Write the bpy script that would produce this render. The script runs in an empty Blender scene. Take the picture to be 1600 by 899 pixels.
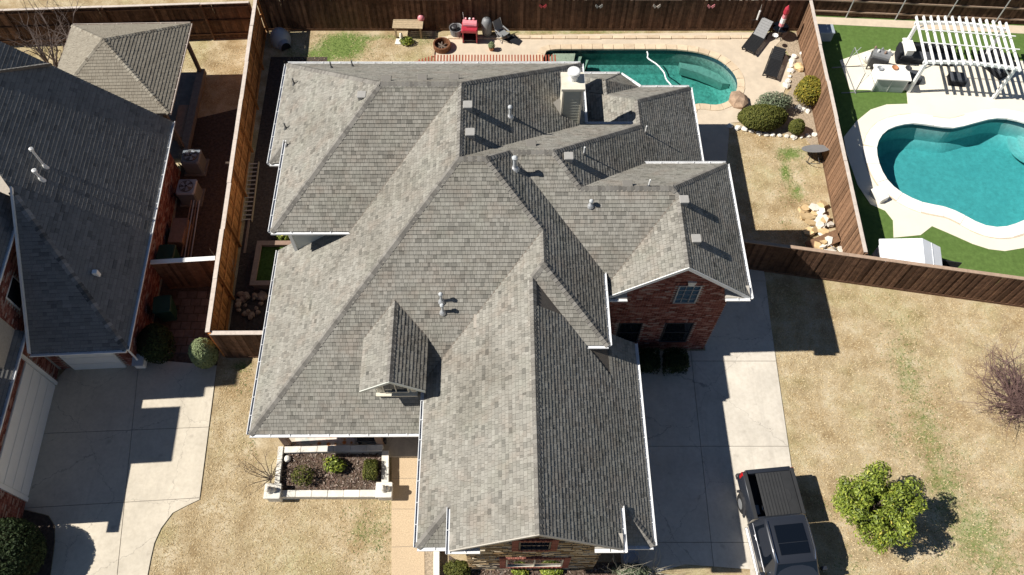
import bpy, bmesh, math, random
from mathutils import Vector, Matrix

# ------------------------------------------------------------------ camera, sky, sun, exposure
SC = bpy.context.scene
COL = SC.collection
PITCH, ROLL, YAW = math.radians(60.357), math.radians(0.956), math.radians(-1.367)
cam_data = bpy.data.cameras.new("camera")
cam_data.sensor_width = 36.0
cam_data.lens = 1246.85 * 36.0 / 1600.0
cam_data.clip_start = 0.5
cam_data.clip_end = 3000
cam = bpy.data.objects.new("camera", cam_data)
COL.objects.link(cam)
_d = Vector((0, math.cos(PITCH), -math.sin(PITCH)))
_u = Vector((0, math.sin(PITCH), math.cos(PITCH)))
_r = Vector((1, 0, 0))
_right = math.cos(ROLL) * _r + math.sin(ROLL) * _u
_up = math.cos(ROLL) * _u - math.sin(ROLL) * _r
_m = Matrix((( _right.x, _up.x, -_d.x), (_right.y, _up.y, -_d.y), (_right.z, _up.z, -_d.z))).to_4x4()
cam.matrix_world = Matrix.Translation((0, 0, 30)) @ Matrix.Rotation(YAW, 4, 'Z') @ _m
SC.camera = cam

SUN_EL = math.radians(46.0)
SUN_AZ = math.radians(3.0)            # shadows fall towards +X turned this much towards +Y
world = bpy.data.worlds.new("World")
SC.world = world
world.use_nodes = True
wn = world.node_tree.nodes
wl = world.node_tree.links
sky = wn.new("ShaderNodeTexSky")
sky.sky_type = 'NISHITA'
sky.sun_disc = False
sky.sun_elevation = SUN_EL
sky.sun_rotation = math.radians(267.0)
sky.air_density = 0.7
sky.dust_density = 0.0
sky.ozone_density = 1.0
bg = wn["Background"]
bg.inputs[1].default_value = 0.05
wl.new(sky.outputs[0], bg.inputs[0])

sun_data = bpy.data.lights.new("sun", 'SUN')
sun_data.energy = 5.0
sun_data.angle = math.radians(0.5)
sun_data.color = (1.0, 0.95, 0.87)
sun = bpy.data.objects.new("sun", sun_data)
COL.objects.link(sun)
sun_dir = Vector((math.cos(SUN_EL) * math.cos(SUN_AZ), math.cos(SUN_EL) * math.sin(SUN_AZ), -math.sin(SUN_EL)))
sun.rotation_euler = sun_dir.to_track_quat('-Z', 'Y').to_euler()
sun.location = (-40, 0, 40)

SC.view_settings.view_transform = 'Standard'
SC.view_settings.look = 'None'
SC.view_settings.exposure = 0.52
SC.view_settings.gamma = 1.0
SC.view_settings.use_curve_mapping = False
try:
    SC.cycles.max_bounces = 6
    SC.cycles.diffuse_bounces = 3
    SC.cycles.transparent_max_bounces = 12
except Exception:
    pass

RND = random.Random(7)

# ------------------------------------------------------------------ materials
MATS = {}

def ramp(nt, stops):
    n = nt.nodes.new("ShaderNodeValToRGB")
    e = n.color_ramp.elements
    while len(e) < len(stops):
        e.new(0.5)
    for el, (p, c) in zip(e, stops):
        el.position = p
        el.color = (c[0], c[1], c[2], 1)
    return n

def noise(nt, scale, detail=4, rough=0.6, vec=None):
    n = nt.nodes.new("ShaderNodeTexNoise")
    n.inputs['Scale'].default_value = scale
    n.inputs['Detail'].default_value = detail
    n.inputs['Roughness'].default_value = rough
    if vec is not None:
        nt.links.new(vec, n.inputs['Vector'])
    return n

def mix_rgb(nt, fac, a, b, mode='MIX'):
    n = nt.nodes.new("ShaderNodeMix")
    n.data_type = 'RGBA'
    n.blend_type = mode
    for sock, v in ((n.inputs[0], fac), (n.inputs[6], a), (n.inputs[7], b)):
        if hasattr(v, 'is_output'):
            nt.links.new(v, sock)
        elif isinstance(v, (tuple, list)):
            sock.default_value = (v[0], v[1], v[2], 1)
        else:
            sock.default_value = v
    return n.outputs[2]

def math_n(nt, op, a, b=None, clamp=False):
    n = nt.nodes.new("ShaderNodeMath")
    n.operation = op
    n.use_clamp = clamp
    for sock, v in ((n.inputs[0], a), (n.inputs[1], b)):
        if v is None:
            continue
        if hasattr(v, 'is_output'):
            nt.links.new(v, sock)
        else:
            sock.default_value = v
    return n.outputs[0]

def new_mat(name, rough=0.85, spec=0.25, metal=0.0):
    m = bpy.data.materials.new(name)
    m.use_nodes = True
    nt = m.node_tree
    b = nt.nodes["Principled BSDF"]
    b.inputs['Roughness'].default_value = rough
    b.inputs['Specular IOR Level'].default_value = spec
    b.inputs['Metallic'].default_value = metal
    MATS[name] = m
    return m, nt, b

def objcoord(nt):
    g = nt.nodes.new("ShaderNodeNewGeometry")
    return g.outputs['Position']

def add_bump(nt, b, height, strength=0.4, dist=0.02):
    n = nt.nodes.new("ShaderNodeBump")
    n.inputs['Strength'].default_value = strength
    n.inputs['Distance'].default_value = dist
    nt.links.new(height, n.inputs['Height'])
    nt.links.new(n.outputs[0], b.inputs['Normal'])

def simple(name, col, var=0.15, scale=6.0, rough=0.8, spec=0.25, metal=0.0, bump=0.0, bscale=None, stain=None, objrand=0.0, dist=0.01):
    """plain surface with uneven colour, optional stains, optional per-object tone"""
    m, nt, b = new_mat(name, rough, spec, metal)
    pos = objcoord(nt)
    n1 = noise(nt, scale, 5, 0.65, pos)
    lo = tuple(max(0, c * (1 - var)) for c in col)
    hi = tuple(min(1, c * (1 + var)) for c in col)
    r = ramp(nt, [(0.25, lo), (0.75, hi)])
    nt.links.new(n1.outputs[0], r.inputs[0])
    out = r.outputs[0]
    if stain:
        n2 = noise(nt, stain[1], 4, 0.6, pos)
        f = ramp(nt, [(stain[3] if len(stain) > 3 else 0.5, (0, 0, 0)), (0.75, (1, 1, 1))])
        nt.links.new(n2.outputs[0], f.inputs[0])
        k = math_n(nt, 'MULTIPLY', f.outputs[0], stain[2])
        out = mix_rgb(nt, k, out, stain[0])
    if objrand:
        oi = nt.nodes.new("ShaderNodeObjectInfo")
        h = nt.nodes.new("ShaderNodeHueSaturation")
        v = math_n(nt, 'MULTIPLY_ADD', oi.outputs['Random'], 2 * objrand)
        v.node.inputs[2].default_value = 1 - objrand
        nt.links.new(v, h.inputs['Value'])
        nt.links.new(out, h.inputs['Color'])
        out = h.outputs[0]
    nt.links.new(out, b.inputs['Base Color'])
    if bump:
        n3 = noise(nt, bscale or scale * 6, 4, 0.7, pos)
        add_bump(nt, b, n3.outputs[0], bump, dist)
    return m

def toned(name, stops, grain=0.12, gscale=60, rough=0.95, spec=0.1, stain=None, bump=0.3):
    """surface made of separate pieces: the face attribute 'tone' picks each piece's own colour"""
    m, nt, b = new_mat(name, rough, spec)
    a = nt.nodes.new("ShaderNodeAttribute")
    a.attribute_name = "tone"
    r = ramp(nt, stops)
    nt.links.new(a.outputs['Fac'], r.inputs[0])
    pos = objcoord(nt)
    n1 = noise(nt, gscale, 3, 0.7, pos)
    g = ramp(nt, [(0.3, (1 - grain,) * 3), (0.7, (1 + 0 * grain,) * 3)])
    nt.links.new(n1.outputs[0], g.inputs[0])
    out = mix_rgb(nt, 1.0, r.outputs[0], g.outputs[0], 'MULTIPLY')
    for i, st in enumerate(stain or []):
        mp = nt.nodes.new("ShaderNodeVectorMath")
        mp.operation = 'ADD'
        mp.inputs[1].default_value = (31.7 * i, 12.3 * i, 5.1 * i)
        nt.links.new(pos, mp.inputs[0])
        n2 = noise(nt, st[1], 4, 0.6, mp.outputs[0])
        f = ramp(nt, [(0.50, (0, 0, 0)), (0.70, (1, 1, 1))])
        nt.links.new(n2.outputs[0], f.inputs[0])
        k = math_n(nt, 'MULTIPLY', f.outputs[0], st[2])
        out = mix_rgb(nt, k, out, st[0], 'MULTIPLY' if len(st) > 3 else 'MIX')
    nt.links.new(out, b.inputs['Base Color'])
    if bump:
        add_bump(nt, b, n1.outputs[0], bump, 0.004)
    return m

# ------------------------------------------------------------------ mesh building
class MB:
    """collects faces, then becomes ONE mesh object"""
    def __init__(s):
        s.v, s.f, s.t, s.mi = [], [], [], []

    def face(s, pts, tone=0.5, mi=0):
        k = len(s.v)
        s.v.extend([tuple(p) for p in pts])
        s.f.append(tuple(range(k, k + len(pts))))
        s.t.append(tone)
        s.mi.append(mi)

    def mesh(s, verts, faces, tone=0.5, mi=0):
        k = len(s.v)
        s.v.extend([tuple(p) for p in verts])
        for f in faces:
            s.f.append(tuple(i + k for i in f))
            s.t.append(tone)
            s.mi.append(mi)

    def box(s, lo, hi, tone=0.5, mi=0, M=None):
        x0, y0, z0 = lo
        x1, y1, z1 = hi
        vs = [(x0, y0, z0), (x1, y0, z0), (x1, y1, z0), (x0, y1, z0), (x0, y0, z1), (x1, y0, z1), (x1, y1, z1), (x0, y1, z1)]
        if M is not None:
            vs = [tuple(M @ Vector(p)) for p in vs]
        s.mesh(vs, [(0, 3, 2, 1), (4, 5, 6, 7), (0, 1, 5, 4), (1, 2, 6, 5), (2, 3, 7, 6), (3, 0, 4, 7)], tone, mi)

    def bbox(s, lo, hi, bev, tone=0.5, mi=0, M=None):
        """box with chamfered vertical edges and top rim"""
        x0, y0, z0 = lo
        x1, y1, z1 = hi
        b = bev
        def ring(i, z):
            return [(x0 + b + i, y0 + i, z), (x1 - b - i, y0 + i, z), (x1 - i, y0 + b + i, z), (x1 - i, y1 - b - i, z),
                    (x1 - b - i, y1 - i, z), (x0 + b + i, y1 - i, z), (x0 + i, y1 - b - i, z), (x0 + i, y0 + b + i, z)]
        r = [ring(0, z0), ring(0, z1 - b), ring(b * .6, z1)]
        vs = [p for q in r for p in q]
        if M is not None:
            vs = [tuple(M @ Vector(p)) for p in vs]
        fs = []
        for k in range(2):
            for i in range(8):
                j = (i + 1) % 8
                fs.append((k * 8 + i, k * 8 + j, k * 8 + 8 + j, k * 8 + 8 + i))
        fs.append(tuple(range(16, 24)))
        fs.append(tuple(range(7, -1, -1)))
        s.mesh(vs, fs, tone, mi)

    def prism(s, poly, z0, z1, tone=0.5, mi=0):
        """upright prism over a plan polygon (counter-clockwise)"""
        n = len(poly)
        vs = [(p[0], p[1], z0) for p in poly] + [(p[0], p[1], z1) for p in poly]
        fs = [tuple(range(n, 2 * n)), tuple(range(n - 1, -1, -1))]
        fs += [(i, (i + 1) % n, n + (i + 1) % n, n + i) for i in range(n)]
        s.mesh(vs, fs, tone, mi)

    def slab(s, pts, drop, tone=0.5, mi=0):
        """a sloping polygon given thickness downwards"""
        n = len(pts)
        vs = [tuple(p) for p in pts] + [(p[0], p[1], p[2] - drop) for p in pts]
        fs = [tuple(range(n)), tuple(range(2 * n - 1, n - 1, -1))]
        fs += [(i, n + i, n + (i + 1) % n, (i + 1) % n) for i in range(n)]
        s.mesh(vs, fs, tone, mi)

    def tube(s, pts, rads, seg=8, tone=0.5, mi=0, cap=True):
        pts = [Vector(p) for p in pts]
        if not isinstance(rads, (list, tuple)):
            rads = [rads] * len(pts)
        k = len(s.v)
        n = len(pts)
        ref = None
        for i, p in enumerate(pts):
            d = (pts[min(i + 1, n - 1)] - pts[max(i - 1, 0)])
            if d.length < 1e-9:
                d = Vector((0, 0, 1))
            d.normalize()
            if ref is None:
                ref = d.orthogonal().normalized()
            a = (ref - d * ref.dot(d))
            if a.length < 1e-6:
                a = d.orthogonal()
            a.normalize()
            ref = a
            b = d.cross(a)
            for j in range(seg):
                t = 2 * math.pi * j / seg
                s.v.append(tuple(p + rads[i] * (math.cos(t) * a + math.sin(t) * b)))
        for i in range(n - 1):
            for j in range(seg):
                j2 = (j + 1) % seg
                s.f.append((k + i * seg + j, k + i * seg + j2, k + (i + 1) * seg + j2, k + (i + 1) * seg + j))
                s.t.append(tone); s.mi.append(mi)
        if cap and seg > 2:
            s.f.append(tuple(k + j for j in range(seg - 1, -1, -1))); s.t.append(tone); s.mi.append(mi)
            s.f.append(tuple(k + (n - 1) * seg + j for j in range(seg))); s.t.append(tone); s.mi.append(mi)

    def lathe(s, c, prof, seg=16, tone=0.5, mi=0):
        """profile [(radius, z)] turned round the upright axis through c"""
        k = len(s.v)
        for r, z in prof:
            for j in range(seg):
                t = 2 * math.pi * j / seg
                s.v.append((c[0] + r * math.cos(t), c[1] + r * math.sin(t), c[2] + z))
        for i in range(len(prof) - 1):
            for j in range(seg):
                j2 = (j + 1) % seg
                s.f.append((k + i * seg + j, k + i * seg + j2, k + (i + 1) * seg + j2, k + (i + 1) * seg + j))
                s.t.append(tone); s.mi.append(mi)
        if prof[0][0] > 0.001:
            s.f.append(tuple(k + j for j in range(seg - 1, -1, -1))); s.t.append(tone); s.mi.append(mi)
        if prof[-1][0] > 0.001:
            q = k + (len(prof) - 1) * seg
            s.f.append(tuple(q + j for j in range(seg))); s.t.append(tone); s.mi.append(mi)

    def xform(s, M):
        s.v = [tuple(M @ Vector(p)) for p in s.v]
        return s

    def build(s, name, mat, parent=None, smooth=False, offset=None, kind=None):
        """offset: world position of the root that the part hangs under"""
        me = bpy.data.meshes.new(name)
        if offset is not None:
            ox, oy, oz = offset
            vs = [(x - ox, y - oy, z - oz) for x, y, z in s.v]
        else:
            vs = s.v
        me.from_pydata(vs, [], s.f)
        if s.t:
            at = me.attributes.new("tone", 'FLOAT', 'FACE')
            at.data.foreach_set("value", s.t)
        mats = mat if isinstance(mat, (list, tuple)) else [mat]
        for m in mats:
            me.materials.append(MATS[m] if isinstance(m, str) else m)
        if len(mats) > 1:
            me.polygons.foreach_set("material_index", s.mi)
        if smooth:
            me.polygons.foreach_set("use_smooth", [True] * len(me.polygons))
        me.update()
        o = bpy.data.objects.new(name, me)
        COL.objects.link(o)
        if parent is not None:
            o.parent = parent
        if kind:
            o["kind"] = kind
        return o

def tag(o, label=None, cat=None, group=None, kind=None):
    if label: o["label"] = label
    if cat: o["category"] = cat
    if group: o["group"] = group
    if kind: o["kind"] = kind
    return o

def thing(name, loc, label, cat, group=None, rz=0.0):
    o = bpy.data.objects.new(name, None)
    o.empty_display_size = 0.3
    COL.objects.link(o)
    o.location = loc
    o.rotation_euler = (0, 0, rz)
    return tag(o, label, cat, group)

def clip_half(poly, n, c):
    """keep the side where n.p <= c of a 2D polygon"""
    out = []
    k = len(poly)
    for i in range(k):
        a, b = poly[i], poly[(i + 1) % k]
        da = n[0] * a[0] + n[1] * a[1] - c
        db = n[0] * b[0] + n[1] * b[1] - c
        if da <= 0:
            out.append(a)
        if (da < 0 < db) or (db < 0 < da):
            t = da / (da - db)
            out.append((a[0] + t * (b[0] - a[0]), a[1] + t * (b[1] - a[1])))
    return out

def clip_convex(poly, conv):
    """clip a polygon by a convex counter-clockwise polygon"""
    k = len(conv)
    for i in range(k):
        a, b = conv[i], conv[(i + 1) % k]
        n = (b[1] - a[1], -(b[0] - a[0]))
        poly = clip_half(poly, n, n[0] * a[0] + n[1] * a[1])
        if len(poly) < 3:
            return []
    return poly

def area2(p):
    return 0.5 * sum(p[i][0] * p[(i + 1) % len(p)][1] - p[(i + 1) % len(p)][0] * p[i][1] for i in range(len(p)))

def in_poly(x, y, poly):
    c = False
    n = len(poly)
    j = n - 1
    for i in range(n):
        if (poly[i][1] > y) != (poly[j][1] > y) and x < (poly[j][0] - poly[i][0]) * (y - poly[i][1]) / (poly[j][1] - poly[i][1]) + poly[i][0]:
            c = not c
        j = i
    return c

def normal_of(pts):
    n = Vector((0, 0, 0))
    for i in range(len(pts)):
        a, b = Vector(pts[i]), Vector(pts[(i + 1) % len(pts)])
        n += Vector(((a.y - b.y) * (a.z + b.z), (a.z - b.z) * (a.x + b.x), (a.x - b.x) * (a.y + b.y)))
    return n.normalized()

# ------------------------------------------------------------------ material set
toned("shingle_grey", [(0.0, (0.08, 0.076, 0.068)), (0.25, (0.18, 0.173, 0.153)), (0.5, (0.295, 0.281, 0.247)), (0.75, (0.395, 0.38, 0.338)), (1.0, (0.50, 0.488, 0.445))],
      grain=0.3, gscale=45, stain=[((1.0, 0.88, 0.83), 1.3, 0.5, 1), ((0.95, 1.0, 0.95), 0.8, 0.45, 1), ((0.74, 0.725, 0.70), 0.30, 0.8, 1), ((0.86, 0.84, 0.82), 2.2, 0.6, 1)])
toned("cap_grey", [(0.0, (0.16, 0.15, 0.135)), (1.0, (0.27, 0.255, 0.23))], grain=0.25, gscale=45)
toned("shingle_dark", [(0.0, (0.09, 0.088, 0.085)), (0.5, (0.235, 0.225, 0.21)), (1.0, (0.36, 0.345, 0.325))], grain=0.3, gscale=40)
toned("shingle_tan", [(0.0, (0.19, 0.165, 0.13)), (0.5, (0.28, 0.25, 0.2)), (1.0, (0.36, 0.33, 0.27))], grain=0.25, gscale=40)
toned("brick_red", [(0.0, (0.13, 0.045, 0.035)), (0.35, (0.25, 0.09, 0.07)), (0.7, (0.34, 0.145, 0.11)), (0.9, (0.42, 0.24, 0.19)), (1.0, (0.40, 0.31, 0.27))], grain=0.25, gscale=25)
toned("stone_tan", [(0.0, (0.22, 0.14, 0.07)), (0.3, (0.38, 0.27, 0.15)), (0.65, (0.50, 0.39, 0.25)), (1.0, (0.62, 0.54, 0.41))], grain=0.3, gscale=14, bump=0.6)
simple("mortar", (0.40, 0.36, 0.31), 0.15, 12, 0.95, 0.1)
simple("roof_deck", (0.15, 0.13, 0.11), 0.2, 5, 0.95, 0.1)
simple("white_trim", (0.72, 0.72, 0.70), 0.08, 3, 0.5, 0.4, stain=((0.5, 0.48, 0.44), 1.2, 0.4))
simple("gutter_white", (0.74, 0.75, 0.76), 0.07, 2, 0.4, 0.5, stain=((0.42, 0.41, 0.39), 1.6, 0.35))
simple("cream_trim", (0.64, 0.60, 0.50), 0.1, 4, 0.7, 0.3, stain=((0.42, 0.35, 0.24), 1.5, 0.45))
simple("siding_pale", (0.52, 0.53, 0.48), 0.06, 2, 0.7, 0.3)
simple("siding_grey", (0.40, 0.41, 0.36), 0.08, 2, 0.7, 0.3)
simple("vent_grey", (0.33, 0.32, 0.30), 0.1, 9, 0.6, 0.4)
simple("vent_metal", (0.47, 0.49, 0.50), 0.12, 9, 0.4, 0.5)
simple("pvc_white", (0.75, 0.75, 0.73), 0.06, 8, 0.45, 0.5)
simple("lead_boot", (0.10, 0.10, 0.10), 0.2, 12, 0.6, 0.4)
simple("galv", (0.45, 0.46, 0.47), 0.15, 12, 0.45, 0.5, metal=0.5)
simple("dark_metal", (0.035, 0.035, 0.038), 0.3, 10, 0.5, 0.4)
simple("rust_metal", (0.16, 0.07, 0.035), 0.5, 12, 0.85, 0.2, bump=0.3)
simple("concrete", (0.60, 0.54, 0.44), 0.07, 1.2, 0.9, 0.15, stain=((0.50, 0.44, 0.35), 0.55, 0.55), bump=0.15, bscale=60)
simple("concrete_drive", (0.62, 0.57, 0.49), 0.07, 1.4, 0.9, 0.15, stain=((0.52, 0.46, 0.39), 0.6, 0.5), bump=0.15, bscale=60)
simple("concrete_joint", (0.24, 0.21, 0.18), 0.2, 6, 0.95, 0.1)
simple("deck_tan", (0.56, 0.47, 0.36), 0.12, 2.2, 0.9, 0.15, stain=((0.44, 0.37, 0.29), 0.7, 0.5), bump=0.15, bscale=40)
simple("deck_pale", (0.74, 0.68, 0.56), 0.05, 1.0, 0.9, 0.15, stain=((0.70, 0.63, 0.52), 0.5, 0.4), bump=0.1, bscale=40)
simple("coping_tan", (0.60, 0.48, 0.34), 0.15, 3, 0.85, 0.2, stain=((0.46, 0.32, 0.2), 1.1, 0.5), objrand=0.1)
simple("coping_white", (0.80, 0.78, 0.72), 0.05, 3, 0.8, 0.2)
simple("pea_gravel_walk", (0.52, 0.40, 0.265), 0.3, 26, 0.95, 0.1, stain=((0.42, 0.31, 0.2), 0.8, 0.35), bump=0.5, bscale=40)
simple("paver_brown", (0.13, 0.105, 0.095), 0.3, 5, 0.95, 0.1, objrand=0.22)
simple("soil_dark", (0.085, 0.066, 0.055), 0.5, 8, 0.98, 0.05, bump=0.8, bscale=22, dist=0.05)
simple("mulch", (0.11, 0.08, 0.058), 0.6, 14, 0.98, 0.05, bump=0.9, bscale=30, dist=0.05, stain=((0.30, 0.26, 0.24), 6, 0.5))
simple("gravel_bed", (0.36, 0.29, 0.21), 0.5, 16, 0.95, 0.1, bump=0.7, bscale=30, dist=0.04)
simple("limestone", (0.72, 0.69, 0.62), 0.12, 5, 0.9, 0.15, bump=0.5, bscale=14, objrand=0.1, stain=((0.45, 0.4, 0.32), 2, 0.5))
simple("sandstone", (0.55, 0.40, 0.22), 0.3, 4, 0.9, 0.15, bump=0.5, bscale=14, objrand=0.25)
simple("boulder", (0.33, 0.23, 0.16), 0.4, 3, 0.9, 0.15, bump=0.6, bscale=9)
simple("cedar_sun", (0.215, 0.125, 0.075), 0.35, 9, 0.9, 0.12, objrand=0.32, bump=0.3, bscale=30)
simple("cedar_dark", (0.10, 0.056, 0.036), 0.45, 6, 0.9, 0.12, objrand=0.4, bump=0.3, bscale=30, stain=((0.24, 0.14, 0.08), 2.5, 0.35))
simple("cedar_orange", (0.42, 0.18, 0.06), 0.4, 6, 0.9, 0.12, objrand=0.35, bump=0.3, bscale=30)
simple("fence_cap", (0.55, 0.48, 0.42), 0.15, 7, 0.9, 0.15, stain=((0.38, 0.31, 0.26), 3, 0.5))
simple("cap_weathered", (0.36, 0.26, 0.19), 0.2, 7, 0.9, 0.15)
simple("wood_old", (0.40, 0.31, 0.20), 0.25, 9, 0.9, 0.15, objrand=0.12)
simple("wood_pink", (0.26, 0.18, 0.14), 0.2, 7, 0.9, 0.15)
simple("red_slat", (0.29, 0.075, 0.04), 0.25, 8, 0.85, 0.2, objrand=0.12)
simple("pool_plaster_dark", (0.26, 0.36, 0.33), 0.45, 7, 0.7, 0.3, bump=0.6, bscale=14, stain=((0.13, 0.2, 0.19), 1.3, 0.5))
simple("pool_plaster_blue", (0.50, 0.62, 0.60), 0.2, 5, 0.7, 0.3, stain=((0.38, 0.52, 0.52), 0.9, 0.5), bump=0.3, bscale=10)
simple("pool_step", (0.27, 0.32, 0.25), 0.12, 5, 0.7, 0.3)
simple("pool_step_blue", (0.22, 0.50, 0.48), 0.08, 5, 0.7, 0.3)
simple("pool_plaster_bench", (0.22, 0.31, 0.28), 0.2, 6, 0.7, 0.3)
simple("pool_tile", (0.03, 0.075, 0.10), 0.4, 14, 0.3, 0.5)
simple("turf", (0.095, 0.155, 0.04), 0.25, 5, 0.95, 0.1, bump=0.6, bscale=50, stain=((0.075, 0.135, 0.03), 0.8, 0.6))
simple("planter_green", (0.045, 0.075, 0.018), 0.5, 9, 0.95, 0.05, bump=0.8, bscale=25, dist=0.05)
simple("white_paint", (0.80, 0.80, 0.78), 0.03, 3, 0.5, 0.4)
simple("black_fabric", (0.022, 0.023, 0.027), 0.3, 10, 0.9, 0.1)
simple("grey_cushion", (0.06, 0.065, 0.075), 0.2, 6, 0.9, 0.1)
simple("lounger_black", (0.016, 0.017, 0.019), 0.3, 12, 0.6, 0.3)
simple("lounger_grey", (0.24, 0.24, 0.24), 0.15, 12, 0.7, 0.3)
simple("stucco_white", (0.82, 0.80, 0.74), 0.03, 4, 0.9, 0.1)
simple("counter_glass", (0.33, 0.38, 0.37), 0.06, 2, 0.35, 0.5)
simple("plastic_red", (0.40, 0.03, 0.05), 0.12, 5, 0.35, 0.5)
simple("plastic_pink", (0.70, 0.25, 0.28), 0.12, 5, 0.4, 0.5)
simple("plastic_grey", (0.20, 0.205, 0.21), 0.1, 5, 0.5, 0.4)
simple("plastic_blue_grey", (0.33, 0.37, 0.42), 0.06, 3, 0.5, 0.4)
simple("rubber", (0.02, 0.02, 0.021), 0.3, 20, 0.8, 0.3)
simple("bin_green", (0.015, 0.06, 0.045), 0.15, 5, 0.5, 0.4)
simple("ac_beige", (0.16, 0.185, 0.215), 0.1, 4, 0.6, 0.4)
simple("terracotta", (0.40, 0.18, 0.09), 0.15, 8, 0.85, 0.2)
simple("hose_white", (0.78, 0.82, 0.82), 0.05, 8, 0.5, 0.4)
simple("shed_white", (0.74, 0.76, 0.79), 0.03, 2, 0.5, 0.4)
simple("rug_print", (0.60, 0.42, 0.33), 0.1, 4, 0.95, 0.1)
simple("bark", (0.13, 0.10, 0.08), 0.35, 14, 0.95, 0.1, bump=0.4)
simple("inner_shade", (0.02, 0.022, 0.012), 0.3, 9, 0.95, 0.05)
simple("twig_mauve", (0.18, 0.115, 0.105), 0.3, 14, 0.95, 0.1)
simple("twig_grey", (0.17, 0.135, 0.12), 0.3, 14, 0.95, 0.1)
simple("twig_pale", (0.40, 0.37, 0.29), 0.25, 14, 0.95, 0.1)
simple("asphalt_alley", (0.66, 0.60, 0.50), 0.06, 0.8, 0.95, 0.1)
simple("bluestone", (0.16, 0.155, 0.15), 0.25, 5, 0.9, 0.15)
toned("leaf_bright", [(0.0, (0.045, 0.065, 0.01)), (0.5, (0.15, 0.20, 0.022)), (0.85, (0.32, 0.37, 0.05)), (1.0, (0.52, 0.42, 0.06))], grain=0.1, gscale=20, rough=0.5, spec=0.4, bump=0)
toned("leaf_dark", [(0.0, (0.008, 0.017, 0.006)), (0.5, (0.018, 0.034, 0.009)), (1.0, (0.045, 0.065, 0.018))], grain=0.1, gscale=20, rough=0.7, spec=0.25, bump=0)
toned("leaf_olive", [(0.0, (0.03, 0.045, 0.008)), (0.5, (0.075, 0.085, 0.014)), (1.0, (0.15, 0.145, 0.03))], grain=0.1, gscale=20, rough=0.7, spec=0.25, bump=0)
toned("leaf_yellow", [(0.0, (0.06, 0.075, 0.01)), (0.5, (0.16, 0.15, 0.018)), (1.0, (0.36, 0.26, 0.03))], grain=0.1, gscale=20, rough=0.7, spec=0.25, bump=0)
toned("leaf_silver", [(0.0, (0.06, 0.085, 0.05)), (0.5, (0.13, 0.16, 0.09)), (1.0, (0.25, 0.28, 0.19))], grain=0.1, gscale=20, rough=0.7, spec=0.25, bump=0)
toned("leaf_sage", [(0.0, (0.12, 0.16, 0.08)), (0.5, (0.20, 0.25, 0.12)), (1.0, (0.30, 0.34, 0.18))], grain=0.1, gscale=20, rough=0.8, spec=0.2, bump=0)

# window glass: dark room behind, glossy pane
def glass_mat(name, col, rough=0.06):
    m, nt, b = new_mat(name, rough, 0.6)
    b.inputs['Base Color'].default_value = (*col, 1)
    return m
glass_mat("glass_dark", (0.010, 0.013, 0.017))
glass_mat("glass_blue", (0.05, 0.10, 0.15), 0.12)
def car_paint(name, col):
    m, nt, b = new_mat(name, 0.35, 0.5, 0.2)
    b.inputs['Base Color'].default_value = (*col, 1)
    b.inputs['Coat Weight'].default_value = 0.7
    b.inputs['Coat Roughness'].default_value = 0.06
    return m
car_paint("truck_paint", (0.026, 0.030, 0.040))
glass_mat("truck_glass", (0.004, 0.006, 0.010), 0.03)
simple("tail_red", (0.5, 0.012, 0.012), 0.05, 9, 0.2, 0.6)
simple("chrome", (0.6, 0.6, 0.62), 0.05, 9, 0.15, 0.5, metal=1.0)
simple("bed_cover", (0.030, 0.031, 0.033), 0.15, 6, 0.7, 0.3)

def water_mat(name, tint, density, ripple=14, strength=0.12):
    """clear water: the body soaks up red with depth, the rippled surface mirrors the sky by Fresnel"""
    m = bpy.data.materials.new(name)
    m.use_nodes = True
    nt = m.node_tree
    nt.nodes.remove(nt.nodes["Principled BSDF"])
    out = nt.nodes["Material Output"]
    tr = nt.nodes.new("ShaderNodeBsdfTransparent")
    tr.inputs[0].default_value = (1, 1, 1, 1)
    va = nt.nodes.new("ShaderNodeVolumeAbsorption")
    va.inputs['Color'].default_value = (*tint, 1)
    va.inputs['Density'].default_value = density
    nt.links.new(va.outputs[0], out.inputs['Volume'])
    gl = nt.nodes.new("ShaderNodeBsdfGlossy")
    gl.inputs['Roughness'].default_value = 0.05
    pos = objcoord(nt)
    n1 = noise(nt, ripple, 3, 0.6, pos)
    bp = nt.nodes.new("ShaderNodeBump")
    bp.inputs['Strength'].default_value = strength
    bp.inputs['Distance'].default_value = 0.05
    nt.links.new(n1.outputs[0], bp.inputs['Height'])
    nt.links.new(bp.outputs[0], gl.inputs['Normal'])
    fr = nt.nodes.new("ShaderNodeFresnel")
    fr.inputs['IOR'].default_value = 1.33
    nt.links.new(bp.outputs[0], fr.inputs['Normal'])
    mx = nt.nodes.new("ShaderNodeMixShader")
    nt.links.new(fr.outputs[0], mx.inputs[0])
    nt.links.new(tr.outputs[0], mx.inputs[1])
    nt.links.new(gl.outputs[0], mx.inputs[2])
    nt.links.new(mx.outputs[0], out.inputs['Surface'])
    MATS[name] = m
water_mat("water_teal", (0.12, 0.80, 0.76), 0.55, 5, 0.4)
water_mat("water_blue", (0.08, 0.72, 0.75), 0.66, 4, 0.2)

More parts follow.
